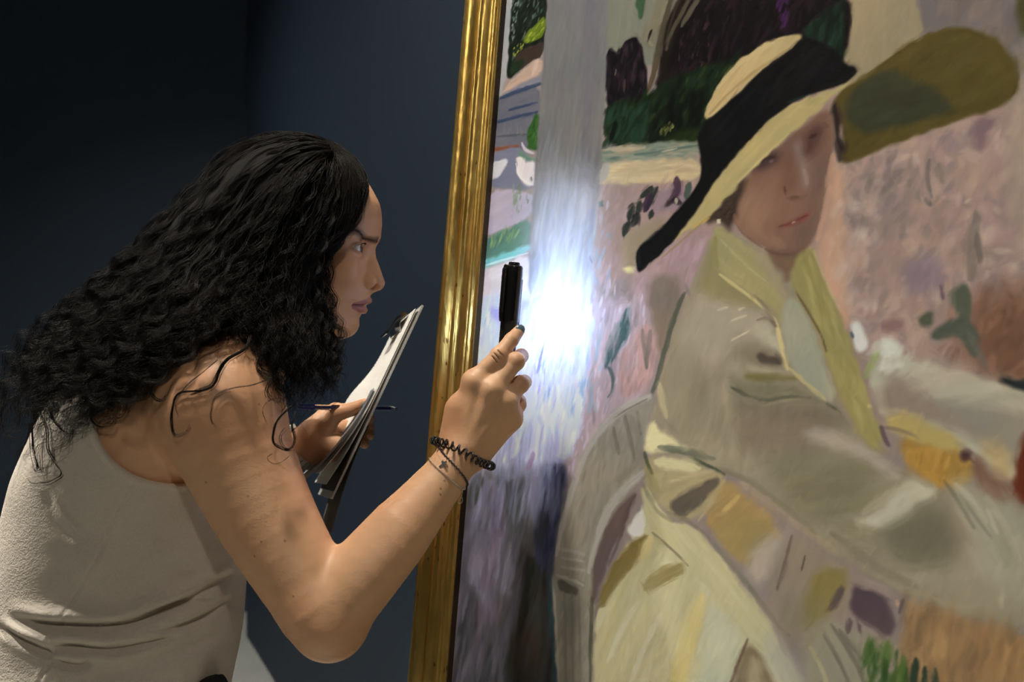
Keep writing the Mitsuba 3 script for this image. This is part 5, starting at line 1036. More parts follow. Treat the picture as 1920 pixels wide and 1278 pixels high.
strands = []
def push(p, gap):
    """Keeps curve points outside the skin."""
    for _ in range(3):
        d, g, r = skin_gap(p); k = (d < gap) & (r < .06); p[k] += (gap - d[k])[:, None] * g[k]
    return p
def clump(path, count, curl, wave, fan, r0, n=44, tip=.5, frizz=.0007, ramp=.9):
    """Strands that wind together along one path (24 points)."""
    c = spline(path, n); t = np.gradient(c, axis=0); L = np.r_[0, np.cumsum(np.linalg.norm(np.diff(c, axis=0), axis=1))]; t /= np.linalg.norm(t, axis=1, keepdims=True) + 1e-9
    a = np.cross(t, V(.2, -.9, .35)); a /= np.linalg.norm(a, axis=1, keepdims=True) + 1e-9; b = np.cross(t, a); u = L / L[-1]
    ph0, wv = rng.uniform(0, 2 * np.pi), wave * rng.uniform(.8, 1.25); env = np.clip(u / ramp, 0, 1) ** 1.1
    for k in range(count):
        ph = ph0 + 2 * np.pi * L / wv * (.85 + .45 * u) + rng.normal() * .2; cr = curl * env * rng.uniform(.75, 1.15)
        o = rng.normal(size=2) * fan * .5; w_ = .55 + .7 * u; wob = meshkit.noise(np.stack([L * 60 + k * 7.1 + ph0 * 50, L * 0 + .5, L * 0], -1)) - .5
        q = c + (cr * np.cos(ph) + o[0] * w_ + frizz * 2 * wob)[:, None] * a + (cr * np.sin(ph) * .8 + o[1] * w_ + frizz * 2 * np.roll(wob, 5))[:, None] * b
        e = int(n * rng.uniform(.82, 1.0)); strands.append(np.c_[q[:e], r0 * np.linspace(1, tip, e)])
def family(U, L, n, count, curl, wave, fan, bulge, scatter, lift=.006, r0=.00024, reach=(.8, 1.0), lo=0.0, hi=1.0):
    Us, Ls = spline(U, 30), spline(L, 30); paths = []
    for i in range(n):
        a = lo + (hi - lo) * (i + rng.uniform(0, 1)) / n; k = a + .10 * np.sin(np.linspace(0, 1, 30) * rng.uniform(2, 6) + rng.uniform(0, 6))
        k = np.clip(k, -.03, 1.03)[:, None]; p = Us * (1 - k) + Ls * k; ramp_ = np.linspace(0, 1, 30)[:, None] ** .7
        p = p + V(0, -1, 0) * (bulge * np.sin(math.pi * np.clip(k, 0, 1)) * rng.uniform(.2, 1.05)) + ramp_ * rng.normal(size=3) * scatter * V(1, 1.1, 1)
        s = rng.uniform(0, .10); e = rng.uniform(*reach); p = spline(p, 30)[int(30 * s):max(int(30 * e), int(30 * s) + 12)]; paths.append(spline(p, 24))
    P_ = push(np.vstack(paths), lift).reshape(n, 24, 3)
    for p in P_: clump(p, int(count * 1.6), curl * rng.uniform(.5, 1.4), wave, fan, r0)
BU = [(-0.2080, 1.3000, 1.5333), (-0.2438, 1.3000, 1.5464), (-0.2893, 1.3000, 1.5476), (-0.3367, 1.2950, 1.5273), (-0.3701, 1.2850, 1.4883), (-0.4016, 1.2750, 1.4492), (-0.4352, 1.2650, 1.4069), (-0.4859, 1.2620, 1.3549), (-0.5338, 1.2680, 1.3133), (-0.5747, 1.2800, 1.2763), (-0.6050, 1.2900, 1.2361), (-0.6188, 1.3000, 1.1954), (-0.6045, 1.3000, 1.1629)]
BL = [(-0.1950, 1.2500, 1.5119), (-0.2248, 1.2220, 1.4937), (-0.2520, 1.2000, 1.4434), (-0.2761, 1.1850, 1.3942), (-0.2982, 1.1650, 1.3518), (-0.3150, 1.1250, 1.3186), (-0.3390, 1.1080, 1.2928), (-0.3701, 1.1080, 1.2695), (-0.4003, 1.1120, 1.2505), (-0.4308, 1.1220, 1.2276), (-0.4653, 1.1350, 1.1916), (-0.4924, 1.1450, 1.1620)]
BF = [(x, 2.60 - y, z) for x, y, z in BL]
MU = [(-0.2127, 1.2700, 1.5305), (-0.2444, 1.2220, 1.4961), (-0.2808, 1.1950, 1.4428), (-0.3080, 1.1800, 1.3909), (-0.3176, 1.1550, 1.3514), (-0.3220, 1.1200, 1.3190), (-0.3359, 1.1050, 1.2939)]
ML = [(-0.2024, 1.2650, 1.5207), (-0.2242, 1.2120, 1.4812), (-0.2462, 1.1950, 1.4249), (-0.2607, 1.1850, 1.3705), (-0.2656, 1.1550, 1.3283), (-0.2655, 1.1250, 1.2994), (-0.2670, 1.1080, 1.2839)]
FF = [(-0.2064, 1.2900, 1.5290), (-0.1806, 1.2720, 1.5042), (-0.1736, 1.2580, 1.4805), (-0.1794, 1.2460, 1.4564), (-0.1879, 1.2320, 1.4324), (-0.2027, 1.2210, 1.4105), (-0.2149, 1.2140, 1.3892), (-0.2171, 1.2130, 1.3600), (-0.2117, 1.2100, 1.3296), (-0.2012, 1.2050, 1.2994), (-0.1956, 1.2000, 1.2664), (-0.2028, 1.2000, 1.2364), (-0.2217, 1.2050, 1.2120)]
FR = [(-0.2163, 1.2800, 1.5349), (-0.2322, 1.2220, 1.4961), (-0.2478, 1.2030, 1.4498), (-0.2599, 1.1920, 1.4067), (-0.2679, 1.1800, 1.3643), (-0.2675, 1.1580, 1.3284), (-0.2588, 1.1350, 1.2994), (-0.2543, 1.1250, 1.2713), (-0.2542, 1.1350, 1.2398), (-0.2507, 1.1500, 1.1988)]
family(BU, BL, 160, 15, .0085, .060, .0046, .030, .014)
family(BU, BL, 56, 13, .0115, .048, .0038, .036, .022, reach=(.85, 1.0))
family(BU, BF, 40, 11, .0085, .050, .0050, -.02, .018, hi=.8)
family(MU, ML, 60, 14, .0070, .056, .0044, .016, .010)
family(FF, FR, 120, 15, .0062, .056, .0042, .014, .007)
family(FF, FR, 30, 13, .0095, .042, .0036, .020, .014, reach=(.85, 1.0))
family([(x - .04, 2.60 - y, z) for x, y, z in FF], [(x - .04, 2.60 - y, z) for x, y, z in FR], 20, 12, .006, .046, .005, -.01, .008, lo=.2)
# the smooth sweep from the parting over the temple
family([(-0.2141, 1.2900, 1.5380), (-0.1854, 1.2700, 1.5102), (-0.1745, 1.2600, 1.4884), (-0.1766, 1.2480, 1.4616), (-0.1839, 1.2340, 1.4376), (-0.1980, 1.2220, 1.4124)], [(-0.2249, 1.2850, 1.5409), (-0.2062, 1.2350, 1.5093), (-0.1955, 1.2220, 1.4766), (-0.1947, 1.2170, 1.4454), (-0.2032, 1.2130, 1.4146), (-0.2148, 1.2100, 1.3901)], 46, 16, .0008, .06, .0050, .004, .003)
# loose wisps and flyaways
def wisp(pts, count, fan, r0=.00036, gap=.004, curl=.0006): clump(push(spline(pts, 24), gap), count, curl, .03, fan, r0, n=60, frizz=.0003)
wisp([(-0.2695, 1.1000, 1.3050), (-0.2730, 1.0920, 1.2929), (-0.2872, 1.0880, 1.2842), (-0.2970, 1.0860, 1.2734), (-0.3019, 1.0860, 1.2582), (-0.3128, 1.0860, 1.2495), (-0.3308, 1.0880, 1.2478), (-0.3411, 1.0880, 1.2445), (-0.3457, 1.0870, 1.2321), (-0.3458, 1.0840, 1.2127), (-0.3433, 1.0830, 1.2047), (-0.3322, 1.0820, 1.2069), (-0.3254, 1.0830, 1.2144), (-0.3274, 1.0840, 1.2214)], 12, .0022)
wisp([(-0.2695, 1.1000, 1.3050), (-0.2741, 1.0920, 1.2913), (-0.2883, 1.0880, 1.2820), (-0.2976, 1.0860, 1.2701), (-0.3030, 1.0860, 1.2571), (-0.3149, 1.0860, 1.2484), (-0.3291, 1.0880, 1.2440)], 14, .0026)
wisp([(-0.2475, 1.1050, 1.2635), (-0.2686, 1.0920, 1.2547), (-0.2883, 1.0880, 1.2516), (-0.3014, 1.0840, 1.2431), (-0.3057, 1.0820, 1.2270), (-0.3013, 1.0800, 1.2131), (-0.2889, 1.0780, 1.2046)], 3, .0010, .0003)
wisp([(-0.2992, 1.0880, 1.2820), (-0.3193, 1.0860, 1.2647), (-0.3339, 1.0860, 1.2517), (-0.3418, 1.0850, 1.2344), (-0.3371, 1.0840, 1.2203)], 2, .0008, .0003)
wisp([(-0.2266, 1.1000, 1.2334), (-0.2383, 1.0880, 1.2200), (-0.2426, 1.0830, 1.2063), (-0.2402, 1.0820, 1.1945), (-0.2291, 1.0860, 1.1892), (-0.2210, 1.0940, 1.1890)], 10, .0022)
wisp([(-0.2242, 1.1100, 1.2273), (-0.2266, 1.1000, 1.2115), (-0.2238, 1.1000, 1.1994), (-0.2299, 1.0950, 1.1889), (-0.2357, 1.0860, 1.1995), (-0.2285, 1.0880, 1.2146)], 6, .0015)
wisp([(-0.2420, 1.1000, 1.2417), (-0.2518, 1.0900, 1.2362), (-0.2526, 1.0840, 1.2257), (-0.2456, 1.0820, 1.2129)], 2, .0008, .0003)
wisp([(-0.2415, 1.0780, 1.1863), (-0.2464, 1.0760, 1.1822), (-0.2410, 1.0760, 1.1768), (-0.2305, 1.0820, 1.1794), (-0.2262, 1.0900, 1.1872)], 2, .0006, .0003)
for pts in ([(-0.5162, 1.1600, 1.2240), (-0.5014, 1.1500, 1.2028), (-0.4969, 1.1450, 1.1792), (-0.4819, 1.1420, 1.1578), (-0.4922, 1.1420, 1.1498), (-0.5152, 1.1450, 1.1471), (-0.5244, 1.1500, 1.1522)], [(-0.5220, 1.1600, 1.2124), (-0.5174, 1.1550, 1.1781), (-0.5106, 1.1500, 1.1614), (-0.5084, 1.1450, 1.1849), (-0.5015, 1.1450, 1.1907)],
            [(-0.5766, 1.2400, 1.2374), (-0.5915, 1.2400, 1.2219), (-0.5903, 1.2350, 1.2006), (-0.5781, 1.2300, 1.1887), (-0.5574, 1.2250, 1.1879)], [(-0.4960, 1.2400, 1.3242), (-0.5208, 1.2400, 1.3217), (-0.5357, 1.2400, 1.3130), (-0.5336, 1.2380, 1.2994), (-0.5187, 1.2350, 1.2932)], [(-0.4941, 1.2200, 1.2994), (-0.5185, 1.2200, 1.2994), (-0.5270, 1.2200, 1.2860), (-0.5185, 1.2200, 1.2689)],
            [(-0.4368, 1.1200, 1.2406), (-0.4444, 1.1250, 1.2207), (-0.4320, 1.1220, 1.2097), (-0.4181, 1.1180, 1.2156), (-0.4192, 1.1150, 1.2298)], [(-0.3685, 1.1000, 1.2720), (-0.3722, 1.0980, 1.2500), (-0.3617, 1.0960, 1.2403), (-0.3477, 1.0950, 1.2458)], [(-0.5002, 1.1500, 1.2304), (-0.4842, 1.1420, 1.2081), (-0.4609, 1.1380, 1.2016), (-0.4512, 1.1350, 1.2143)]):
    wisp(pts, 7, .0030, .00034)
for i in range(260):
    U_, L_ = [(BU, BL), (FF, FR), (BU, BL), (MU, ML)][i % 4]; k = rng.uniform(-.05 if U_ is not FF else .35, 1.0); p = spline(U_, 24) * (1 - k) + spline(L_, 24) * k
    p = p + np.linspace(0, 1, 24)[:, None] ** .8 * rng.normal(size=3) * .016 + V(0, -1, 0) * .026 * np.sin(math.pi * abs(k)); a = rng.integers(0, 8); p = push(spline(p[a:], 24), .008)
    clump(p, 1, rng.uniform(.003, .010), .04, .002, .00022, n=50)
def curve_file(name, S_):
    os.makedirs(meshkit.FOLDER, exist_ok=True); path = meshkit.FOLDER + '/' + name
    with open(path, 'w') as o: o.write('\n\n'.join('\n'.join('%.5f %.5f %.5f %.6f' % tuple(r) for r in s) for s in S_) + '\n')
    return path
scene['hair_strand'] = pri(V(.0062, .0042, .0032), 0.48, 0.13)
scene['person__hair__curls'] = {'type': 'bsplinecurve', 'filename': curve_file('curls', strands), 'bsdf': {'type': 'ref', 'id': 'hair_strand'}}
tag('person__hair__curls', 'dark brown curls', kind='stuff')
# eyebrows and lashes
bs, ls = [], []
for s, b in zip((-1, 1), BROW):
    q = spline(b, 120); hp_ = onskin(q, .0003)
    for i in range(0, 118):
        for _ in range(4):
            c = hp_[i] + V(rng.normal() * .0004, 0, (rng.uniform(-1, .8)) * .0030 * (1 - .55 * i / 118)); c = c + V(0, 0, 0)
            d = norm(hp_[min(i + 6, 119)] - hp_[max(i - 6, 0)]) * .0045 + V(0, 0, .0016 * (1 - i / 118)); m = c + d * .5 + V(.0005, s * .0004, .0002); bs.append(np.c_[np.array([c, (c + m) / 2, m, c + d]), [.00016, .00015, .00012, .00005]])
for s, e_ in zip((-1, 1), EYES):
    for i in range(46):
        lat = -.0125 + .0255 * i / 45; y_ = min(abs(lat - .001) / .0145, 1); z_ = .0056 * (1 - y_ ** 2.2) - .0004; x_ = math.sqrt(max(.0138 ** 2 - lat ** 2 - z_ ** 2, 1e-6)); c = V(*e_) + V(x_, s * lat, z_); o = norm(V(1, s * lat * 55, .0))
        l = .0055 * (.75 + .4 * i / 45); ls.append(np.c_[np.array([c, c + o * l * .4 - V(0, 0, .0004), c + o * l * .75 + V(0, 0, .0010), c + o * l + V(0, 0, .0032)]), [.00017, .00015, .0001, .00004]])
scene['person__eyebrows'] = {'type': 'bsplinecurve', 'filename': curve_file('brows', bs), 'bsdf': {'type': 'ref', 'id': 'hair_strand'}}; tag('person__eyebrows', 'dark eyebrows', kind='stuff')
scene['person__eyelashes'] = {'type': 'bsplinecurve', 'filename': curve_file('lashes', ls), 'bsdf': {'type': 'ref', 'id': 'hair_strand'}}; tag('person__eyelashes', 'dark eyelashes', kind='stuff')

# ------------------------------------------------------------------ the torch in the raised hand
scene['torch_gloss'] = two(pri(V(.008, .008, .009), 0.16, 0.55, clearcoat=.6, clearcoat_gloss=.95))
scene['torch_matte'] = two(pri(V(.010, .010, .011), 0.48, 0.45))
scene['torch_lens'] = two(pri(V(.75, .78, .80), 0.25, 0.5))
TA, TZ = V(*(-0.0102, 1.2035, 1.2380)), V(*(0.0025, 1.1990, 1.3851)); tdir = norm(TZ - TA); tl = np.linalg.norm(TZ - TA); cut = tl * .575
put('inspection_torch', lathe([(0, 0), (0, .0082), (.0012, .0094), (.004, .0098), (cut, .0099), (cut, 0)], TA, TZ, 48), 'torch_matte', 'black pen torch held upright in the raised hand, shining on the painting', 'torch', smooth=35)
put('inspection_torch__cap', lathe([(cut - .0005, 0), (cut - .0005, .0103), (cut + .0006, .0106), (tl - .010, .0104), (tl - .003, .0101), (tl - .0008, .0094), (tl, .0082), (tl, .0)], TA, TZ, 48), 'torch_gloss', 'glossy black cap', smooth=35)
put('inspection_torch__button', lathe([(tl - .001, .0066), (tl + .0022, .0064), (tl + .0034, .0056), (tl + .0036, 0)], TA, TZ, 32), 'torch_gloss', smooth=35)
FACE_ = norm(V(.058, .074, .012)); FACE_ = norm(FACE_ - tdir * (FACE_ @ tdir) * .9); tside = np.cross(tdir, FACE_)
cdir = norm(V(-.80, -.60, 0) - tdir * (V(-.80, -.60, 0) @ tdir)); cs_ = np.cross(tdir, cdir)
cl_pts = [TA + tdir * l + cdir * r for l, r in ((tl - .0035, .0098), (tl - .0022, .0122), (tl - .004, .0134), (tl - .014, .0139), (cut + .012, .0136), (cut + .003, .0128), (cut - .0005, .0118))]
cl = sweep(spline(cl_pts, 60), .0026, 16, up=cs_); cv_ = np.array(cl.vertices); ax_ = TA + ((cv_ - TA) @ tdir)[:, None] * tdir
rr = (cv_ - ax_) @ cdir; cc_ = ((np.array(spline(cl_pts, 60)) - TA) @ cdir).max(); mid_ = np.interp((cv_ - TA) @ tdir, np.sort([(q - TA) @ tdir for q in cl_pts]), [x for _, x in sorted(((q - TA) @ tdir, (q - TA) @ cdir) for q in cl_pts)])
cl.vertices = cv_ - ((rr - mid_) * .55)[:, None] * cdir
put('inspection_torch__clip', cl, 'torch_gloss', 'glossy pocket clip', smooth=50)
def slab(c, ex, ey, ez, a, b, h):
    m = trimesh.creation.box(extents=(a, b, h)); v = np.array(m.vertices)
    m.vertices = c + v[:, :1] * ex + v[:, 1:2] * ey + v[:, 2:] * ez
    if m.volume < 0: m.invert()
    return m
LC = TA + tdir * (tl * .70); put('inspection_torch__lamp_housing', slab(LC + FACE_ * .0092, tside, tdir, FACE_, .0110, .058, .0040), 'torch_matte')
c = LC + FACE_ * .01135; v = np.array([c + a * tside * .0044 + b * tdir * .026 for a, b in ((-1, -1), (1, -1), (1, 1), (-1, 1))]); tq = trimesh.Trimesh(v, [[0, 1, 2], [0, 2, 3]], process=False)
if tq.face_normals[0] @ FACE_ < 0: tq.invert()
scene['inspection_torch__lamp'] = mikit.ply(tq, 'torch_lens', emitter={'type': 'area', 'radiance': {'type': 'rgb', 'value': list(TORCH_RAD)}})

# ------------------------------------------------------------------ what she wears on the right wrist
scene['black_rubber'] = two(pri(V(.007, .007, .008), 0.22, 0.55, clearcoat=.4))
scene['silver'] = two(bump(pri(V(.80, .78, .74), 0.25, 0.5, 1.0), lambda p, n, uv: noise(p.x * 2000, p.y * 2000, p.z * 2000), .00005))
scene['grey_cord'] = two(pri(V(.035, .035, .040), 0.55, 0.4))
def ring(c, axis, up, a, b, n, drop=None):
    axis = norm(axis); up = norm(up - axis * (up @ axis)); sd = np.cross(axis, up); t = np.arange(n) * 2 * np.pi / n
    return c + a * np.cos(t)[:, None] * up + b * np.sin(t)[:, None] * sd + (0 if drop is None else drop(t)[:, None] * axis)
W1, W2 = V(*(-0.0879, 1.1420, 1.1338)), V(*(-0.0465, 1.1630, 1.1878)); waxis = norm(W2 - W1); toward = V(0, -1, 0)
def wrist_loop(c_near, tilt, gap, n=160):
    """A closed loop round the forearm in a plane tilted by the pixel line through its two visible ends."""
    c, e0, e1 = tilt; ex = norm(e1 - e0); depth = norm(V(.05, 1, .0) - ex * (V(.05, 1, 0) @ ex)); t = np.arange(n) * 2 * np.pi / n
    r = np.linalg.norm(e1 - e0) / 2
    return onskin(c + r * np.cos(t)[:, None] * ex + r * .8 * np.sin(t)[:, None] * depth, gap)
base = wrist_loop(0, (V(*(-0.0535, 1.1630, 1.1796)), V(*(-0.0765, 1.1680, 1.1890)), V(*(-0.0304, 1.1680, 1.1686))), .0042, 220)
base = spline(base[::6], 900, True); tan = np.roll(base, -1, 0) - np.roll(base, 1, 0); tan /= np.linalg.norm(tan, axis=1, keepdims=True)
cen = base.mean(0); rad_ = base - cen; rad_ -= (rad_ * tan).sum(1, keepdims=True) * tan; rad_ /= np.linalg.norm(rad_, axis=1, keepdims=True); bi = np.cross(tan, rad_)
ph = np.linspace(0, 2 * np.pi * 27, 900, endpoint=False)
put('spiral_hair_tie', sweep(base + .0040 * (np.cos(ph)[:, None] * rad_ + np.sin(ph)[:, None] * bi), .00115, 8, closed=True), 'black_rubber', 'black spiral hair tie worn on the right wrist', 'hair tie', smooth=True)
cord = wrist_loop(0, (V(*(-0.0626, 1.1600, 1.1649)), V(*(-0.0737, 1.1600, 1.1857)), V(*(-0.0476, 1.1600, 1.1457))), .0010, 160); cord = spline(cord[::5], 420, True)
tn = np.roll(cord, -1, 0) - np.roll(cord, 1, 0); tn /= np.linalg.norm(tn, axis=1, keepdims=True); ra_ = norm(V(-.6, -.2, .8)); u1 = np.cross(tn, ra_); u1 /= np.linalg.norm(u1, axis=1, keepdims=True); u2 = np.cross(tn, u1); ph = np.linspace(0, 2 * np.pi * 48, 420, endpoint=False)
put('cord_bracelet', sweep(cord + .0006 * (np.cos(ph)[:, None] * u1 + np.sin(ph)[:, None] * u2), .0008, 6, closed=True), 'grey_cord', 'thin dark grey twisted cord bracelet below the spiral hair tie', 'bracelet', smooth=True)
chain = wrist_loop(0, (V(*(-0.0678, 1.1500, 1.1557)), V(*(-0.0887, 1.1520, 1.1704)), V(*(-0.0469, 1.1580, 1.1361))), .0009, 160); chain = spline(chain[::5], 110, True)
links = []
for i in range(110):
    c, d = chain[i], norm(chain[(i + 1) % 110] - chain[i - 1]); a = norm(np.cross(d, [.3, -.8, .5])); b = np.cross(d, a)
    if i % 2: a, b = b, a
    t = np.arange(12) * 2 * np.pi / 12; links.append(sweep(c + .00115 * np.cos(t)[:, None] * d + .0007 * np.sin(t)[:, None] * a, .00024, 5, closed=True))
put('chain_bracelet', cat_(links), 'silver', 'fine silver chain bracelet with a small cross on the forearm', 'bracelet', smooth=True)
cx_ = V(*(-0.0738, 1.1180, 1.1759)); cx_ = onskin(cx_[None], .0013)[0]; e1 = norm(V(.75, .0, .60)); nn_ = norm(V(-.35, -.85, .40)); nn_ = norm(nn_ - e1 * (nn_ @ e1)); e2 = np.cross(nn_, e1)
cross = cat_([slab(cx_, e1, e2, nn_, .0100, .0024, .0013), slab(cx_ + e1 * .0012, e1, e2, nn_, .0024, .0078, .00131)])
put('chain_bracelet__cross_charm', cross, 'silver', 'polished silver cross')
cl_ = V(*(-0.0552, 1.1500, 1.1327)); t = np.arange(20) * 2 * np.pi / 20
put('chain_bracelet__clasp', cat_([sweep(cl_ + V(0, -.004, -.004) + .0034 * np.cos(t)[:, None] * V(.25, 0, .97) + .0021 * np.sin(t)[:, None] * V(.9, .2, -.2), .00042, 6, closed=True), sweep([cl_ + V(.002, 0, .006), cl_ + V(.001, -.003, 0)], .0004, 6)]), 'silver', smooth=True)

# ------------------------------------------------------------------ wristwatch on the far arm
wa, wb = V(*(-0.3224, 1.5170, 1.1278)), V(*(-0.2775, 1.5000, 1.1627)); wd = norm(wb - wa); wc = V(*(-0.2937, 1.4985, 1.1442))
loop = onskin(ring(wc, wd, V(0, -1, 0), .03, .03, 120), .0016); loop = spline(loop[::4], 26, True); lk = []
for i in range(26):
    c = loop[i]; d = norm(loop[(i + 1) % 26] - loop[i - 1]); o = norm(np.cross(wd, d)); o = o if o @ (c - wc) > 0 else -o; w_ = norm(np.cross(o, d)); step = np.linalg.norm(loop[(i + 1) % 26] - loop[i - 1]) / 2
    for k, q in enumerate((-.0050, 0, .0050)): lk.append(slab(c + w_ * q, w_, d, o, .0044 if k != 1 else .0050, step * .82, .0022 if k != 1 else .0028))
scene['steel'] = two(pri(V(.72, .69, .62), 0.38, 0.5, .85))
put('wristwatch', cat_(lk), 'steel', 'steel link watch bracelet on the left wrist, half hidden by hair', 'watch')
hc = loop[np.argmin(loop[:, 1] * .2 - loop[:, 2])] ; ho = norm(hc - wc)
put('wristwatch__case', lathe([(-.001, 0), (-.001, .0125), (.0045, .0130), (.0062, .0120), (.0064, 0)], hc, hc + ho, 32), 'steel', smooth=35)

# ------------------------------------------------------------------ clipboard, its papers and the ballpoint
BT, BB = V(*(-0.1219, 1.4600, 1.3489)), V(*(-0.2366, 1.4000, 1.0928)); bl = norm(BT - BB); bw = V(-.190, .98, .02); bw = norm(bw - bl * (bw @ bl)); bn = np.cross(bl, bw); bn = bn if bn[0] < 0 else -bn   # bn: the written side
LEN, WID = np.linalg.norm(BT - BB), .222
def bp(l, w, h): return BB + np.asarray(l)[..., None] * bl + np.asarray(w)[..., None] * bw + np.asarray(h)[..., None] * bn
scene['board_grey'] = two(pri(V(.44, .44, .42), 0.4, 0.4)); scene['gap_shade'] = two(pri(V(.04, .035, .03), 0.6, 0.3))
def sheet(fn, thick, nl=40, nw=10, l0=0, l1=1):
    l, w = np.meshgrid(np.linspace(l0, l1, nl), np.linspace(0, 1, nw), indexing='ij'); L_, W_, H_ = fn(l, w)
    top, bot = bp(L_, W_, H_ + thick / 2), bp(L_, W_, H_ - thick / 2); v = np.vstack([top.reshape(-1, 3), bot.reshape(-1, 3)]); n = nl * nw
    i, j = [q.ravel() for q in np.meshgrid(np.arange(nl - 1), np.arange(nw - 1), indexing='ij')]; a = i * nw + j
    f = [np.stack([a, a + nw, a + nw + 1], 1), np.stack([a, a + nw + 1, a + 1], 1)]; f += [q[:, ::-1] + n for q in f]
    rim = np.r_[np.arange(nw), np.arange(1, nl) * nw + nw - 1, (nl - 1) * nw + np.arange(nw - 2, -1, -1), np.arange(nl - 2, 0, -1) * nw]; r2 = np.roll(rim, -1)
    f += [np.stack([rim, r2, r2 + n], 1), np.stack([rim, r2 + n, rim + n], 1)]
    m = trimesh.Trimesh(v, np.vstack(f), process=False)
    if m.volume < 0: m.invert()
    return m
put('clipboard', sheet(lambda l, w: (l * LEN, w * WID, 0 * l), .0028), 'board_grey', 'grey clipboard held upright in the left hand, seen almost edge on', 'clipboard')
put('clipboard__gap_shade_sheet', sheet(lambda l, w: (.01 + l * (LEN - .02), .004 + w * (WID - .01), 0 * l + .0022), .0014), 'gap_shade')  # dark sheet stands in for the shaded gap between board and papers
scene['paper_white'] = two(pri(proc(lambda p, n, uv: mi.Color3f(.60, .59, .56) * (.94 + .08 * fbm(p.x * 40, p.y * 40, p.z * 40, 3))), 0.75, 0.2))
scene['paper_film'] = {'type': 'principledthin', 'base_color': {'type': 'rgb', 'value': [.50, .52, .54]}, 'roughness': .35, 'diff_trans': .9, 'spec_trans': .25, 'eta': 1.4}
bend = lambda l, a, b: a * np.clip(1 - l / b, 0, 1) ** 2
put('paper_sheet', sheet(lambda l, w: (l * (LEN - .022) + .014, .010 + w * (WID - .022), .0042 + .012 * np.exp(-((l - .42) / .2) ** 2) * w + bend(l, .010, .45)), .0006), 'paper_white', 'white sheet of notes, lowest on the clipboard', 'paper', 'sheets on the clipboard')
put('paper_sheet_001', sheet(lambda l, w: (l * (LEN - .030) + .024, .012 + w * (WID - .026), .0060 + .018 * np.exp(-((l - .45) / .2) ** 2) * w + bend(l, .022, .5)), .0005), 'paper_white', 'white sheet curling off the clipboard, uppermost under the clip', 'paper', 'sheets on the clipboard')
put('plastic_sleeve', sheet(lambda l, w: (l * .17 - .012, .02 + w * (WID - .06), .010 + bend(l, .040, 1.0)), .0004), 'paper_film', 'translucent plastic sleeve hanging below the papers of the clipboard', 'sleeve')
scene['card_dark'] = two(pri(V(.10, .085, .07), 0.7, 0.3))
put('card_folder', sheet(lambda l, w: (l * .15 - .040, .03 + w * (WID - .05), -.006 - bend(l, .016, 1.0)), .0008), 'card_dark', 'dark brown card hanging behind the lower end of the clipboard', 'folder')
scene['chrome'] = two(pri(V(.72, .70, .66), 0.14, 0.5, 1.0))
cw = .5 * WID
put('clipboard__clip', cat_([sheet(lambda l, w: (LEN - .034 + l * .026, cw - .05 + w * .10, .0075 + .006 * np.sin(l * math.pi)), .0012, 12, 8), sweep(bp(np.full(20, LEN - .012), np.linspace(cw - .052, cw + .052, 20), np.full(20, .0135)), .0042, 12)]), 'chrome', 'chrome spring clip', smooth=40)
put('clipboard__clip__lever', cat_([sheet(lambda l, w: (LEN - .040 + l * .028, cw - .028 + w * .056, .022 - .004 * l), .0016, 8, 6), sweep(bp(np.full(12, LEN - .041), np.linspace(cw - .028, cw + .028, 12), np.full(12, .0226)), .0022, 10)]), 'torch_gloss', 'black lever', smooth=40)
scene['clear_plastic'] = {'type': 'dielectric', 'int_ior': 1.46, 'ext_ior': 1.0}
scene['blue_ink'] = two(pri(V(.02, .03, .22), 0.2, 0.6)); scene['brass_tip'] = two(pri(V(.6, .55, .45), .25, .5, 1.0))
PA, PZ = V(*(-0.2919, 1.4520, 1.2107)), V(*(-0.1629, 1.5300, 1.2028)); pl = np.linalg.norm(PZ - PA)
put('ballpoint_pen', lathe([(.020, 0), (.020, .0038), (pl - .016, .0038), (pl - .010, .0034), (pl - .004, .0018), (pl - .004, 0)], PA, PZ, 16), 'clear_plastic', 'clear ballpoint pen with a blue end cap passing behind the clipboard', 'pen', smooth=35)
put('ballpoint_pen__ink_tube', lathe([(.022, 0), (.022, .0014), (pl - .012, .0014), (pl - .012, 0)], PA, PZ, 12), 'blue_ink', 'blue ink tube', smooth=35)
put('ballpoint_pen__end_cap', lathe([(0, 0), (.001, .0032), (.024, .0040), (.0245, 0)], PA, PZ, 16), 'blue_ink', 'blue end cap', smooth=35)
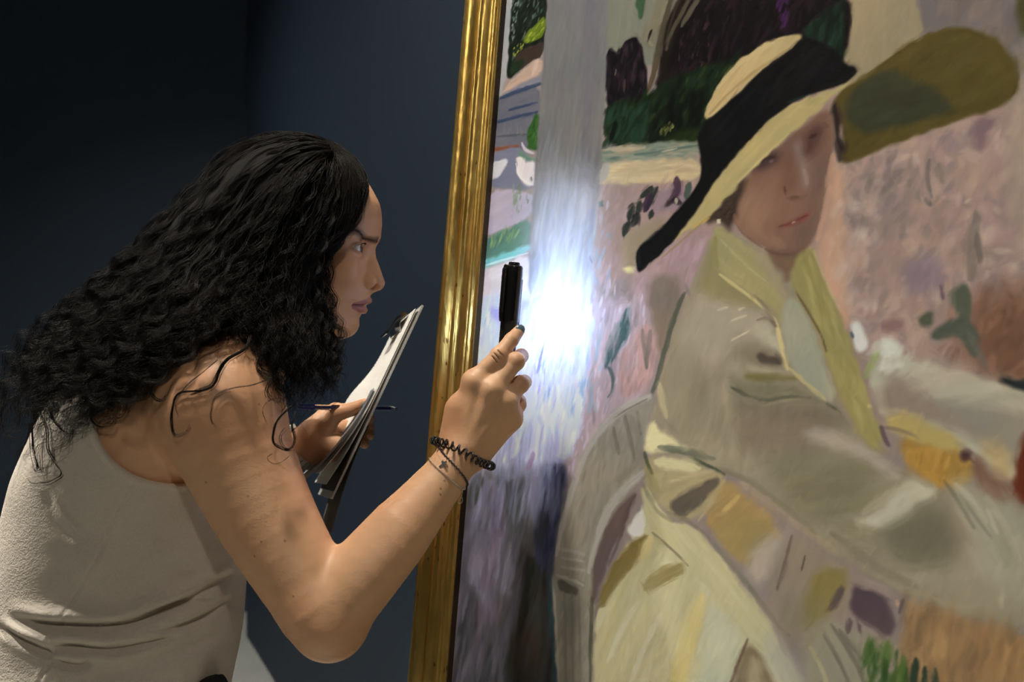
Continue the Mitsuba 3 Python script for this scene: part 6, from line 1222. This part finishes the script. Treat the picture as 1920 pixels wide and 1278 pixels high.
put('ballpoint_pen__tip', lathe([(pl - .005, 0), (pl - .005, .0017), (pl - .001, .0006), (pl, 0)], PA, PZ, 12), 'brass_tip', smooth=35)

# ------------------------------------------------------------------ the gallery's track spotlights, one of them added to brighten the slate wall
def track_spot(key, pos, aim, rad, label, radius=0.035, hood=0.035):
    d = norm(aim - pos); b = pos - d * 0.16
    put(key + '__can', lathe([(0, 0.0), (0, radius + .017), (0.13, radius + .021), (0.152 + hood, radius + .023), (0.152 + hood, radius + .015), (0.150, radius + .011), (0.150, 0)], b, pos, 40), 'lamp_black', smooth=40)
    top = V(b[0], b[1], H - 0.03)
    put(key + '__stem', sweep([b + d * .03, top], 0.012, 12), 'lamp_black', smooth=40)
    x = norm(np.cross(d, [0.2, 0.9, 0.3])); y = np.cross(d, x); n = 32; a = np.arange(n) * 2 * np.pi / n
    c = b + d * 0.1515; v = np.vstack([c + radius * (np.cos(a)[:, None] * x + np.sin(a)[:, None] * y), c[None]])
    f = np.stack([np.arange(n), (np.arange(n) + 1) % n, np.full(n, n)], 1)
    t = trimesh.Trimesh(v, f, process=False)
    if t.face_normals[0] @ d < 0: t.invert()
    scene[key + '__lens'] = mikit.ply(t, 'lamp_black', emitter={'type': 'area', 'radiance': {'type': 'rgb', 'value': list(map(float, rad))}})
    tag(key, label, 'spotlight')
track_spot('track_spotlight', KEY_POS, KEY_AIM, KEY_RAD, 'black ceiling spotlight straight above the person and the gilded frame', .085)
track_spot('track_spotlight_001', WASH_POS, WASH_AIM, WASH_RAD, 'black ceiling spotlight facing the painting', .06, .17)
track_spot('track_spotlight_002', WALL_POS, WALL_AIM, WALL_RAD, 'added unseen ceiling spotlight that brightens the slate partition wall', .035, .05)
track_spot('track_spotlight_003', SIDE_POS, SIDE_AIM, SIDE_RAD, 'black ceiling spotlight aimed at the back of the person', .055, .26)
put('lighting_track', box((-1.5, -1.45, H - 0.035), (0.8, -1.39, H)), 'lamp_black', 'black lighting track on the dark ceiling nearest the painting spotlight', 'track')
